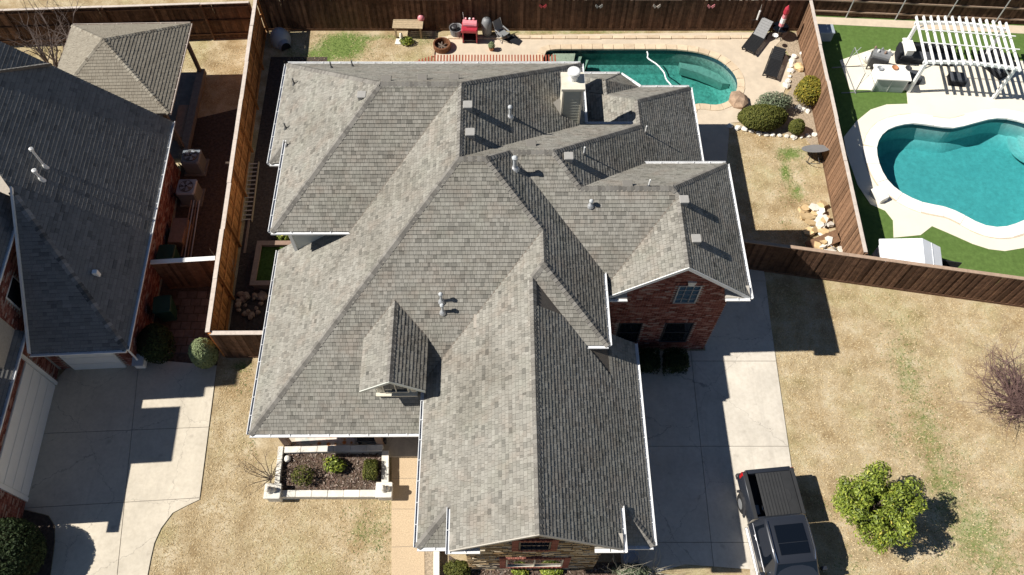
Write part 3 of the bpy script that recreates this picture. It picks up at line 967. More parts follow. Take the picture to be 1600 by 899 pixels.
# stone front gable
SGY = 5.42
sp = [(0, 0), (4.45, 0), (4.45, 4.75), (2.25, 6.6), (0, 4.75)]
wall_poly("stone_wall", [(-1.24 + a, SGY + .003, z) for a, z in sp], 0.5, "mortar")
SW = [(1.72, 2.72, 3.65, 4.85), (1.32, 3.28, 0.75, 2.1)]
mb = MB(); stone_rows(mb, (-1.24, SGY, 0), (1, 0, 0), (0, -1, 0), sp, [(a - .2, b + .2, c - .2, d + .2) for a, b, c, d in SW])
hp(mb, "stonework", "stone_tan", kind="stuff")
for i, (a0, a1, z0, z1) in enumerate(SW):
    window(-1.24 + a0, -1.24 + a1, z0, z1, SGY - .05, "cream_trim" if i else "dark_metal", "glass_dark", cols=2 if i else 1, rows=1 if i else 2, depth=.04)
    for nm, lo, hi in (("window_surround", (a0 - .22, z0 - .2), (a0 - .012, z1 + .2)), ("window_surround", (a1 + .012, z0 - .2), (a1 + .22, z1 + .2)),
                       ("window_surround", (a0 - .01, z0 - .2), (a1 + .01, z0 - .012)), ("window_surround", (a0 - .01, z1 + .012), (a1 + .01, z1 + .2))):
        m = MB()
        if hi[0] - lo[0] > hi[1] - lo[1]:
            k = max(1, int((hi[0] - lo[0]) / .075)); st = (hi[0] - lo[0]) / k
            for j in range(k):
                m.box((-1.24 + lo[0] + j * st, SGY - .11 - .012 * (j % 2), lo[1]), (-1.24 + lo[0] + (j + 1) * st - .01, SGY, hi[1]), .2 + .5 * RND.random())
        else:
            k = max(1, int((hi[1] - lo[1]) / .078)); st = (hi[1] - lo[1]) / k
            for j in range(k):
                m.box((-1.24 + lo[0], SGY - .10, lo[1] + j * st), (-1.24 + hi[0], SGY, lo[1] + (j + 1) * st - .01), .2 + .5 * RND.random())
        hp(m, nm, "brick_red")
# brick returns either side of the stone gable
for x0, x1, sd in ((-2.28, -1.24, 8), (3.21, 4.28, 9)):
    wall_poly("return_wall", [(x0, 6.0, 0), (x1, 6.0, 0), (x1, 6.0, 4.3), (x0, 6.0, 4.3)], 0.2, "mortar")
    mb = MB(); brick_rows(mb, (x0, 5.997, 0), (1, 0, 0), (0, -1, 0), [(0, 0), (x1 - x0, 0), (x1 - x0, 4.3), (0, 4.3)], seed=sd)
    hp(mb, "brickwork", "brick_red", kind="stuff")

# front dormer: cheeks, face, little window with sill
wall_poly("dormer_face", [(-4.42, 10.62, 3.85), (-2.98, 10.62, 3.85), (-2.98, 10.62, 5.2), (XD, 10.62, 5.72), (-4.42, 10.62, 5.2)], 0.08, "siding_pale")
wall_box("dormer_cheek", (-4.42, 10.7, 3.9), (-4.36, 12.3, 5.05), "siding_pale")
wall_box("dormer_cheek", (-3.04, 10.7, 3.9), (-2.98, 12.3, 5.05), "siding_pale")
window(-4.15, -3.25, 4.05, 5.0, 10.60, "cream_trim", "glass_dark", cols=2, rows=1)
m = MB(); m.box((-4.42, 10.48, 3.90), (-2.98, 10.61, 3.98)); hp(m, "window_sill", "cream_trim")
for x in (-4.36, -3.18):
    k = MB()
    for j in range(6):
        k.box((x, 10.585, 4.06 + j * .15), (x + .17, 10.612, 4.18 + j * .15))
    hp(k, "shutter", "cream_trim")

# chimney: siding box, cream trim, cap slab with round flue
CH = MB(); CH.box((2.37, 21.64, 4.9), (3.11, 22.40, 7.22)); ch = hp(CH, "chimney", "siding_grey")
z = 5.1
while z < 7.1:
    m = MB(); m.slab([(2.42, 21.615, z), (3.06, 21.615, z), (3.06, 21.637, z + .16), (2.42, 21.637, z + .16)], .018); hp(m, "siding_board", "siding_grey", ch)
    z += .16
for x in (2.33, 3.05):
    m = MB(); m.box((x, 21.60, 4.9), (x + .07, 22.42, 7.2)); hp(m, "corner_board", "cream_trim", ch)
m = MB(); m.box((2.28, 21.56, 7.22), (3.18, 22.46, 7.34)); hp(m, "chimney_cap", "cream_trim", ch)
m = MB(); m.lathe((2.75, 22.1, 7.34), [(.17, 0), (.17, .30), (.245, .30), (.245, .42), (.2, .45), (0, .47)], 20); hp(m, "flue_pipe", "pvc_white", ch)
m = MB(); m.mesh([(2.02, 21.95, zE2(2.02, 0) + .03), (2.34, 21.5, zE2(2.34, 0) + .03), (2.34, 22.45, zE2(2.34, 0) + .03), (2.34, 21.95, 6.3)], [(0, 1, 3), (0, 3, 2), (1, 2, 3), (0, 2, 1)]); hp(m, "chimney_cricket", "cap_grey", ch)

# porch: slab, posts, door, rug and furniture under the front-left eave
m = MB(); m.box((-8.3, 9.55, 0), (-2.4, 11.6, .14)); hp(m, "porch_slab", "concrete")
m = MB(); m.box((-6.2, 11.57, .14), (-2.3, 11.598, 2.9)); hp(m, "porch_wall", "brick_red")
for x in (-8.42, -4.85, -2.75):
    m = MB(); m.bbox((x, 9.93, .14), (x + .26, 10.15, 2.75), .02); hp(m, "porch_pier", "wood_pink")

# ---- vents and pipes on the roof
def on(f, x, y):
    return Vector((x, y, f(x, y)))
def box_vent(f, x, y, size=.27, h=.2, mat="vent_grey"):
    p = on(f, x, y)
    s = size / 2
    m = MB()
    m.mesh([(p.x - s, p.y - s, f(p.x - s, p.y - s) - .02), (p.x + s, p.y - s, f(p.x + s, p.y - s) - .02), (p.x + s, p.y + s, f(p.x + s, p.y + s) - .02), (p.x - s, p.y + s, f(p.x - s, p.y + s) - .02)]
           + [(a[0], a[1], p.z + h + .0 * i) for i, a in enumerate([(p.x - s, p.y - s), (p.x + s, p.y - s), (p.x + s, p.y + s), (p.x - s, p.y + s)])],
           [(4, 5, 6, 7), (0, 1, 5, 4), (1, 2, 6, 5), (2, 3, 7, 6), (3, 0, 4, 7)])
    v = hp(m, "box_vent", mat)
    c = MB(); c.bbox((p.x - s - .03, p.y - s - .03, p.z + h), (p.x + s + .03, p.y + s + .03, p.z + h + .045), .02); hp(c, "vent_lid", mat, v)
def pipe(f, x, y, h=.4, r=.045, cap=False, mat="pvc_white"):
    p = on(f, x, y)
    m = MB(); m.lathe(tuple(p), [(r, -.05), (r, h)], 12); v = hp(m, "vent_pipe", "vent_metal" if cap else mat, smooth=False)
    b = MB(); b.lathe(tuple(p), [(r * 3.0, -.03), (r * 2.2, .06), (r * 1.15, .12)], 12); hp(b, "pipe_boot", "galv" if cap else "lead_boot", v)
    if cap:
        c = MB(); c.lathe(tuple(p + Vector((0, 0, h))), [(r * 1.1, 0), (r * 1.6, .03), (r * 1.7, .10), (r * .9, .15), (0, .16)], 14); hp(c, "pipe_cap", "vent_metal", v)
box_vent(zE2, -1.19, 19.33)
box_vent(zE2, -1.09, 18.16)
box_vent(zEM, 2.33, 17.76)
box_vent(zEW, 6.33, 16.34)
box_vent(zEW, 6.62, 14.87)
box_vent(zN, -4.15, 20.74, h=.07, size=.3, mat="cap_grey")
box_vent(zN, -2.89, 21.01, h=.07, size=.3, mat="cap_grey")
box_vent(zN, -1.74, 21.15, h=.07, size=.3, mat="cap_grey")
box_vent(zNM, 1.04, 18.49, h=.07, size=.3, mat="cap_grey")
box_vent(zNW, 4.40, 16.95, h=.07, size=.3, mat="cap_grey")
box_vent(zBW, -5.03, 20.23, size=.26, h=.12)
pipe(zE2, 0.30, 20.01, h=.45, r=.05, cap=True)
pipe(zU, 0.43, 17.13, h=.5, r=.06, cap=True)
pipe(zS, -2.10, 13.19, h=.42, r=.045, cap=True)
pipe(zS, -2.06, 12.89, h=.42, r=.045, cap=True)
pipe(zSM, 3.10, 16.31, h=.2, r=.045, cap=True)
pipe(zEM, 2.95, 18.39, h=.42, r=.028)
pipe(zEM, 5.79, 21.34, h=.42, r=.028)
pipe(zNW, 5.13, 16.87, h=.4, r=.028)
pipe(zBW, -8.52, 23.54, h=.35, r=.03, mat="lead_boot")
pipe(zBW, -8.56, 21.19, h=.35, r=.03, mat="lead_boot")
pipe(zN, -6.93, 23.90, h=.35, r=.03, mat="lead_boot")
pipe(zN, -6.15, 24.26, h=.35, r=.03, mat="lead_boot")
pipe(zBW, -8.34, 20.19, h=.3, r=.03)

# ------------------------------------------------------------------ ground, lawns, paving, pools
def sheet(name, outer, holes, z, mat, thick=0.06, parent=None, kind="structure"):
    """flat paving with holes: filled outline with its edge turned down"""
    bm = bmesh.new()
    for loop in [outer] + list(holes):
        vs = [bm.verts.new((p[0], p[1], z)) for p in loop]
        for i in range(len(vs)):
            bm.edges.new((vs[i], vs[(i + 1) % len(vs)]))
    bmesh.ops.triangle_fill(bm, use_beauty=True, use_dissolve=False, edges=bm.edges[:])
    for f in bm.faces:
        if f.normal.z < 0:
            f.normal_flip()
    be = [e for e in bm.edges if len(e.link_faces) == 1]
    r = bmesh.ops.extrude_edge_only(bm, edges=be)
    for v in r['geom']:
        if isinstance(v, bmesh.types.BMVert):
            v.co.z -= thick
    me = bpy.data.meshes.new(name)
    bm.to_mesh(me)
    bm.free()
    me.materials.append(MATS[mat])
    o = bpy.data.objects.new(name, me)
    COL.objects.link(o)
    if parent is not None:
        o.parent = parent
    if kind:
        o["kind"] = kind
    return o

def smooth_loop(pts, sub=4):
    """closed Catmull-Rom curve through the points"""
    out = []
    n = len(pts)
    for i in range(n):
        p0, p1, p2, p3 = (pts[(i + k - 1) % n] for k in range(4))
        for j in range(sub):
            t = j / sub
            out.append(tuple(0.5 * ((2 * p1[k]) + (-p0[k] + p2[k]) * t + (2 * p0[k] - 5 * p1[k] + 4 * p2[k] - p3[k]) * t * t + (-p0[k] + 3 * p1[k] - 3 * p2[k] + p3[k]) * t ** 3) for k in range(2)))
    return out

def grow(loop, d):
    """offset a closed counter-clockwise or clockwise loop outwards by d"""
    n = len(loop)
    s = 1 if area2(loop) > 0 else -1
    out = []
    for i in range(n):
        a, b, c = Vector(loop[i - 1]), Vector(loop[i]), Vector(loop[(i + 1) % n])
        t = (c - a)
        if t.length < 1e-6:
            t = Vector((1, 0))
        t.normalize()
        out.append((b.x + s * t.y * d, b.y - s * t.x * d))
    return out

POOL_A = smooth_loop([(2.197, 30.946), (2.609, 31.313), (3.880, 31.359), (5.886, 31.357), (7.894, 31.356), (9.296, 31.308), (10.534, 31.030), (11.453, 30.436), (11.977, 29.493), (11.944, 28.615), (11.468, 27.800), (10.709, 27.420), (9.420, 27.338), (8.6, 24.9), (7.6, 26.6), (6.2, 27.2), (3.5, 27.45), (2.2, 27.6), (1.6, 28.4)], 4)
POOL_B = smooth_loop([(18.021, 24.713), (18.460, 25.509), (19.081, 25.994), (20.166, 26.278), (21.262, 26.112), (22.177, 25.987), (23.211, 26.271), (24.425, 26.599), (25.488, 26.431), (26.539, 25.774), (27.057, 24.375), (26.562, 22.463), (25.209, 21.005), (24.006, 20.510), (23.156, 20.161), (22.479, 20.059), (21.771, 20.237), (21.123, 20.734), (20.447, 21.165), (19.397, 21.458), (18.582, 22.008), (18.095, 22.714), (17.918, 23.624)], 4)

simple("far_ground", (0.30, 0.25, 0.15), 0.3, 0.2, 0.95, 0.1)
LX0, LX1, LY0, LY1 = -27.0, 29.0, 1.0, 37.0
mb = MB()
R = 600
for q in ([(-R, -R), (R, -R), (R, LY0), (-R, LY0)], [(-R, LY1), (R, LY1), (R, R), (-R, R)], [(-R, LY0), (LX0, LY0), (LX0, LY1), (-R, LY1)], [(LX1, LY0), (R, LY0), (R, LY1), (LX1, LY1)]):
    mb.face([(x, y, 0) for x, y in q])
tag(mb.build("ground", "far_ground"), kind="structure")

# green patches in the dormant grass: (x, y, radius x, radius y, strength)
def gp_(c, rx, ry, s):
    return (c[0], c[1], rx, ry, s)
PATCH = [gp_((-8.299, 31.599), 1.4, 1.1, 1.3), gp_((-9.383, 30.864), 1.1, .9, 1.0), gp_((-7.523, 32.253), 1.8, .35, .8), gp_((-5.847, 32.299), 1.2, .4, .6), gp_((-4.155, 32.063), .8, .6, .6), gp_((-10.855, 30.775), .9, 2.0, .5),
         gp_((13.841, 24.410), .9, .4, 1.), gp_((13.418, 23.256), .4, .8, .9), gp_((13.725, 22.134), .5, .7, .8), gp_((12.972, 21.770), .4, .5, .4), gp_((12.806, 20.340), .35, .3, .5), gp_((14.144, 23.559), .5, .25, .6),
         gp_((16.570, 12.767), .8, 2.6, .54), gp_((16.700, 10.318), 1.1, 2.3, .54), gp_((16.768, 8.289), 1.1, 1.9, .6), gp_((17.542, 6.380), 1.8, 1.8, .6), gp_((15.437, 10.326), .6, 1.2, .45), gp_((12.050, 7.357), .5, .5, .4),
         gp_((17.970, 5.469), 1.5, .8, .55), gp_((-4.745, 6.664), .7, 1.0, .5), gp_((-5.342, 6.784), .6, .8, .5), gp_((-10.745, 13.492), .5, .3, .8), gp_((-10.483, 12.646), .4, .9, .3), gp_((-9.609, 10.230), .4, .6, .3),
         gp_((12.372, 5.513), .9, .5, .3), gp_((5.838, 5.342), .7, .3, .5), gp_((10.216, 17.650), 1.2, .8, .8), gp_((-10.190, 19.908), 1.0, .6, .9), gp_((15.167, 31.119), .5, .5, .9), gp_((3.937, 32.531), 8, .12, .8), gp_((14.131, 32.527), 2.5, .14, .8)]
def greenness(x, y):
    g = 0.0
    for px, py, rx, ry, s in PATCH:
        d = ((x - px) / rx) ** 2 + ((y - py) / ry) ** 2
        if d < 4:
            g = max(g, s * math.exp(-d * 1.1))
    return g

m, nt, b = new_mat("dormant_lawn", 0.95, 0.1)
pos = objcoord(nt)
n1 = noise(nt, 1.1, 5, 0.65, pos); n2 = noise(nt, 16, 4, 0.75, pos); n3 = noise(nt, 55, 3, 0.7, pos)
r1 = ramp(nt, [(0.3, (0.37, 0.28, 0.16)), (0.5, (0.56, 0.455, 0.29)), (0.68, (0.69, 0.595, 0.425))])
nt.links.new(n1.outputs[0], r1.inputs[0])
r2 = ramp(nt, [(0.3, (0.38, 0.34, 0.29)), (0.52, (1, 1, 1))])
nt.links.new(n2.outputs[0], r2.inputs[0])
n0 = noise(nt, 0.33, 5, 0.65, pos)
r0 = ramp(nt, [(0.36, (0.78, 0.70, 0.60)), (0.5, (1, 1, 1)), (0.64, (0.82, 0.86, 0.72))]); nt.links.new(n0.outputs[0], r0.inputs[0])
r1o = mix_rgb(nt, 0.9, r1.outputs[0], r0.outputs[0], 'MULTIPLY')
c1 = mix_rgb(nt, 0.7, r1o, r2.outputs[0], 'MULTIPLY')
r3 = ramp(nt, [(0.35, (0.5, 0.47, 0.42)), (0.6, (1, 1, 1))])
nt.links.new(n3.outputs[0], r3.inputs[0])
c1 = mix_rgb(nt, 0.6, c1, r3.outputs[0], 'MULTIPLY')
at = nt.nodes.new("ShaderNodeAttribute"); at.attribute_name = "green"
n4 = noise(nt, 4.5, 6, 0.8, pos)
gsum = math_n(nt, 'ADD', at.outputs['Fac'], math_n(nt, 'MULTIPLY', math_n(nt, 'SUBTRACT', n4.outputs[0], 0.5), 1.3))
gf = ramp(nt, [(0.34, (0, 0, 0)), (0.75, (1, 1, 1))]); nt.links.new(gsum, gf.inputs[0])
r4 = ramp(nt, [(0.35, (0.09, 0.14, 0.03)), (0.65, (0.20, 0.275, 0.075))]); nt.links.new(n2.outputs[0], r4.inputs[0])
c2 = mix_rgb(nt, math_n(nt, 'MULTIPLY', gf.outputs[0], 0.95), c1, r4.outputs[0])
nt.links.new(c2, b.inputs['Base Color'])
add_bump(nt, b, n3.outputs[0], 0.6, 0.04)

STEP = 0.4
cols, rows = int((LX1 - LX0) / STEP), int((LY1 - LY0) / STEP)
verts = [(LX0 + i * STEP, LY0 + j * STEP, 0.0) for j in range(rows + 1) for i in range(cols + 1)]
faces = []
for j in range(rows):
    for i in range(cols):
        x, y = LX0 + i * STEP, LY0 + j * STEP
        hit = False
        for P in (POOL_A, POOL_B):
            for dx in (0, .5, 1):
                for dy in (0, .5, 1):
                    if in_poly(x + dx * STEP, y + dy * STEP, P):
                        hit = True
        if not hit:
            k = j * (cols + 1) + i
            faces.append((k, k + 1, k + cols + 2, k + cols + 1))
me = bpy.data.meshes.new("lawn"); me.from_pydata(verts, [], faces)
ga = me.attributes.new("green", 'FLOAT', 'POINT'); ga.data.foreach_set("value", [greenness(x, y) for x, y, _ in verts])
me.materials.append(MATS["dormant_lawn"])
lawn = bpy.data.objects.new("lawn", me); COL.objects.link(lawn); tag(lawn, kind="structure")

# ---- paving in panels with open joints
def cut(poly, lines, gap=0.02):
    out = [poly]
    for a, b in lines:
        n = Vector((b[1] - a[1], -(b[0] - a[0]))).normalized()
        c = n.x * a[0] + n.y * a[1]
        nxt = []
        for p in out:
            for q in (clip_half(p, (n.x, n.y), c - gap / 2), clip_half(p, (-n.x, -n.y), -c - gap / 2)):
                if len(q) >= 3 and abs(area2(q)) > 0.02:
                    nxt.append(q)
        out = nxt
    return out

def paved(name, poly, lines, mat, z=0.035, gap=0.022, joint="concrete_joint"):
    base = sheet(name, poly, [], z - 0.018, joint, 0.03)
    for q in cut(poly, lines, gap):
        sheet("slab", q, [], z, mat, 0.03, base, None)
    return base

drive_n = [(-17.908, 7.694), (-16.818, 7.427), (-16.481, 7.052), (-16.325, 6.477), (-16.163, 5.296), (-15.922, 4.014), (-12.648, 3.987), (-12.728, 5.291), (-12.737, 5.865), (-12.724, 6.404), (-12.589, 6.930), (-12.279, 7.488), (-11.874, 7.722), (-11.376, 7.980), (-11.674, 13.441), (-14.625, 13.743), (-15.565, 13.863), (-17.644, 13.531), (-18.078, 12.746), (-17.857, 8.171)]
paved("driveway", drive_n, [((-16.370, 7.778), (-12.780, 7.966)), ((-17.864, 10.595), (-11.571, 10.815)), ((-14.788, 12.950), (-14.105, 7.619))], "concrete")
drive = [(4.25, 4.9), (6.553, 5.514), (8.893, 5.318), (8.756, 4.447), (11.107, 4.428), (11.067, 8.948), (11.243, 13.368), (11.331, 15.439), (11.454, 17.320), (11.473, 18.801), (8.4, 17.6), (8.4, 14.0), (4.25, 14.0)]
paved("driveway", drive, [((5.320, 9.926), (11.314, 9.886)), ((7.787, 14.259), (7.587, 5.774)), ((5.642, 13.543), (11.321, 13.511)), ((6.642, 6.280), (7.583, 6.272)), ((9.050, 17.331), (11.566, 17.320))], "concrete_drive")
walk = [(-4.305, 9.632), (-3.071, 9.624), (-2.796, 4.540), (-3.974, 4.550)]
paved("walkway", walk, [((-4.538, 8.734), (-2.836, 8.722)), ((-4.457, 7.573), (-2.787, 7.560)), ((-4.359, 6.182), (-2.731, 6.237))], "pea_gravel_walk", gap=0.015)

# side-yard dirt and stepping pavers by the neighbour's house
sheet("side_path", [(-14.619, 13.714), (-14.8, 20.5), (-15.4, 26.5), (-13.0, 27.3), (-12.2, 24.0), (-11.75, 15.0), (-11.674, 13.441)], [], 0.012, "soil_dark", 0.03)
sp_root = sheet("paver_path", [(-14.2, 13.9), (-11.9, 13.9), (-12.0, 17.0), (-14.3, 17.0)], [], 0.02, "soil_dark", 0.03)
for i in range(5):
    for j in range(8):
        x, y = -14.1 + i * .42 + (.2 if j % 2 else 0) + RND.uniform(-.01, .01), 14.0 + j * .37
        if x + .38 > -11.95: continue
        mb = MB(); mb.bbox((x, y, .012), (x + .39, y + .34, .05 + RND.uniform(-.006, .006)), .012)
        mb.build("paver", "paver_brown", sp_root)
# dark strip of our own left side yard
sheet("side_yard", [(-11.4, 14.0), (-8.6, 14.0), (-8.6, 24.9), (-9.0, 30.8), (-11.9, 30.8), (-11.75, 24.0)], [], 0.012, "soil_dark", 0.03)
# back alley beyond the fences
sheet("alley", [(-60, 35.6), (60, 34.6), (60, 42), (-60, 42)], [], 0.02, "asphalt_alley", 0.04)

# ---- our pool: basin, water, coping stones, deck
def pool(loop, depth, mat, water, zw, tile="pool_tile"):
    n = len(loop)
    ins = grow(loop, -0.12)
    mb = MB()
    cx, cy = sum(p[0] for p in loop) / n, sum(p[1] for p in loop) / n
    sh = [(cx + (p[0] - cx) * .86, cy + (p[1] - cy) * .86) for p in loop]
    vs = [(x, y, -.0) for x, y in loop] + [(x, y, -.32) for x, y in loop] + [(x, y, -depth * .75) for x, y in loop] + [(x, y, -depth) for x, y in sh]
    fs, mi = [], []
    for r in range(3):
        for i in range(n):
            j = (i + 1) % n
            fs.append((r * n + i, r * n + j, (r + 1) * n + j, (r + 1) * n + i)); mi.append(1 if r == 0 else 0)
    for f, k in zip(fs, mi):
        mb.mesh([vs[i] for i in f], [(0, 1, 2, 3)], 0.5, k)
    mb.mesh(vs[3 * n:], [tuple(range(n))], 0.5, 0)
    o = mb.build("pool_basin", [mat, tile], None)
    tag(o, kind="structure")
    wb = MB()
    lp = loop if area2(loop) > 0 else loop[::-1]
    wb.prism(grow(lp, 0.01), -depth - .4, zw)
    w = tag(wb.build("pool_water", water), kind="structure")
    return o
pool(POOL_A, 1.5, "pool_plaster_dark", "water_teal", -0.13)
pool(POOL_B, 1.5, "pool_plaster_blue", "water_blue", -0.13)

def coping(loop, w, name, mat, seg=0.6, z=0.055, gap=0.012, root=None, skip=None):
    """ring of coping stones laid end to end"""
    pts = [Vector(p) for p in loop]
    n = len(pts)
    acc = [0.0]
    for i in range(n):
        acc.append(acc[-1] + (pts[(i + 1) % n] - pts[i]).length)
    L = acc[-1]
    s = 1 if area2(loop) > 0 else -1
    def at(t):
        t %= L
        for i in range(n):
            if acc[i + 1] >= t:
                a, b = pts[i], pts[(i + 1) % n]
                q = a + (b - a) * ((t - acc[i]) / max(1e-6, acc[i + 1] - acc[i]))
                d = (b - a).normalized()
                return q, Vector((s * d.y, -s * d.x))
    k = int(L / seg)
    st = L / k
    for i in range(k):
        q = [at(i * st + gap), at((i + .5) * st), at((i + 1) * st - gap)]
        if skip and skip(q[1][0]):
            continue
        ww = w * RND.uniform(.92, 1.08)
        poly = [(a.x - d.x * .04, a.y - d.y * .04) for a, d in q] + [(a.x + d.x * ww, a.y + d.y * ww) for a, d in reversed(q)]
        if area2(poly) < 0:
            poly.reverse()
        mb = MB(); mb.prism(poly, -.03, z + RND.uniform(-.004, .004)); mb.build("coping_stone", mat, root)

deck_hole_a = grow(POOL_A, 0.10)
deckA = sheet("pool_deck", [(-3.445, 31.042), (-3.155, 32.250), (7.324, 32.482), (15.230, 32.575), (14.376, 31.583), (14.815, 31.027), (14.916, 30.296), (14.647, 29.180), (14.094, 28.094), (13.429, 27.415), (12.521, 26.748), (12.215, 26.418), (11.186, 26.297), (10.2, 21.5), (10.15, 18.4), (8.4, 18.4), (8.4, 21.5), (-5.0, 24.9), (-4.9, 26.9), (-3.0, 27.9)], [deck_hole_a], 0.03, "deck_tan", 0.05)
coping(POOL_A, 0.32, "coping", "coping_tan", 0.55, root=deckA)
# raised stone band along the back of the deck
band = [((-2.823, 32.392)[0] + i * .62, 32.05 + RND.uniform(-.02, .02)) for i in range(27)]
for i in range(26):
    x, y = band[i]
    mb = MB(); mb.bbox((x, y, .0), (x + .60, y + .22, .10 + RND.uniform(-.01, .015)), .02); mb.build("edging_stone", "coping_tan", deckA)
# shallow shelf and steps at the left end of the pool
for k, (x0, x1, zt) in enumerate([(2.35, 3.55, -.17), (3.72, 3.92, -.38), (4.08, 4.28, -.62)]):
    mb = MB(); mb.prism([(x0, 28.6), (x1 - .55, 28.6), (x1 - .1, 29.9), (x1 + .2, 30.7), (x1 + .3, 31.22), (max(x0 + .3, 2.7), 31.22), (x0 + .1, 30.9)], -1.1, zt); tag(mb.build("pool_step", "pool_step"), kind="structure")
# curved bench at the right end
mb = MB()
pts = [(9.444, 30.848), (10.297, 30.482), (11.065, 30.030), (11.516, 29.716)]
outer = [(9.419, 31.216), (10.522, 30.938), (11.380, 30.390), (11.872, 29.671)]
mb.prism(pts + outer[::-1], -1.3, -.8); tag(mb.build("pool_bench", "pool_plaster_bench"), kind="structure")

# ---- right neighbour: turf, pale deck, blue pool
sheet("turf", [(16.25, 17.35), (28.5, 15.2), (28.5, 33.4), (16.9, 34.0)], [grow(POOL_B, .3)], 0.012, "turf", 0.02)
deck_b = [(17.523, 30.521), (19.485, 31.347), (20.944, 31.114), (21.832, 30.653), (27.135, 30.466), (29.0, 31.2), (29.0, 19.0), (24.700, 19.530), (23.357, 18.988), (22.438, 18.823), (21.751, 18.927), (21.112, 19.201), (20.623, 19.512), (20.004, 19.894), (19.526, 20.175), (18.871, 19.691), (17.617, 19.558), (17.820, 20.498), (17.597, 21.032), (17.001, 21.393), (16.654, 22.495), (16.526, 24.403), (16.616, 25.393), (17.469, 26.407), (18.341, 27.153), (19.223, 27.489), (20.296, 27.529), (20.461, 28.429), (17.607, 28.477)]
sheet("pool_deck", deck_b, [grow(POOL_B, 0.12)], 0.03, "deck_pale", 0.04)
copB = sheet("pool_coping", grow(POOL_B, .60), [grow(POOL_B, 0.02)], 0.045, "deck_tan", 0.12)
coping(POOL_B, 0.56, "coping", "coping_white", 0.95, z=0.062, gap=0.010, root=copB)
# raised spill corner of the coping
mb = MB(); mb.bbox((0, 0, 0), (.75, .5, .28), .03, M=Matrix.Translation((17.05, 22.05, .03)) @ Matrix.Rotation(math.radians(-62), 4, 'Z')); mb.build("spill_block", "coping_white", copB)
# steps in the far corner of the blue pool
for k, (c, r) in enumerate([((27.330, 25.772), 1.1), ((27.330, 25.772), 1.5), ((27.330, 25.772), 1.9)]):
    mb = MB()
    ring = [(c[0] + r * math.cos(math.radians(a)), c[1] + r * .8 * math.sin(math.radians(a))) for a in range(0, 360, 12)]
    ring = clip_convex(ring, [(-99, 20), (99, 20), (99, 27.6), (-99, 27.6)])
    ring = [p for p in ring]
    mb.prism(ring, -1.2, -.62 - .22 * k); tag(mb.build("pool_step", "pool_plaster_blue"), kind="structure")
sheet("bed", [(13.011, 26.830), (13.749, 27.414), (14.625, 28.525), (15.016, 30.296), (14.899, 31.119), (15.814, 32.052), (15.35, 25.2), (15.1, 24.6), (14.654, 25.438), (13.478, 25.682)], [], 0.016, "gravel_bed", 0.03)
sheet("bed", [(14.592, 32.242), (15.683, 32.622), (15.746, 32.052), (14.966, 31.119), (14.443, 31.583)], [], 0.017, "gravel_bed", 0.03)
sheet("stone_strip", [(16.9, 33.2), (28.6, 32.4), (28.6, 33.0), (16.9, 33.75)], [], 0.03, "deck_tan", 0.05)

# front beds
sheet("mulch_bed", [(-8.6, 8.2), (-4.3, 8.2), (-4.4, 9.6), (-8.5, 9.7)], [], 0.20, "mulch", 0.2)
sheet("mulch_bed", [(-1.9, 4.1), (4.4, 4.1), (4.3, 5.6), (-1.5, 5.6), (-2.0, 5.9)], [], 0.02, "mulch", 0.03)
sheet("gravel_bed", [(-2.862, 6.035), (-2.397, 6.031), (-2.206, 4.536), (-2.796, 4.540)], [], 0.02, "gravel_bed", 0.03)
sheet("soil_bed", [(-18.935, 7.655), (-17.823, 7.646), (-16.859, 7.404), (-16.528, 7.052), (-16.377, 6.500), (-16.208, 5.296), (-15.944, 4.014), (-18.257, 4.034)], [], 0.02, "soil_dark", 0.03)

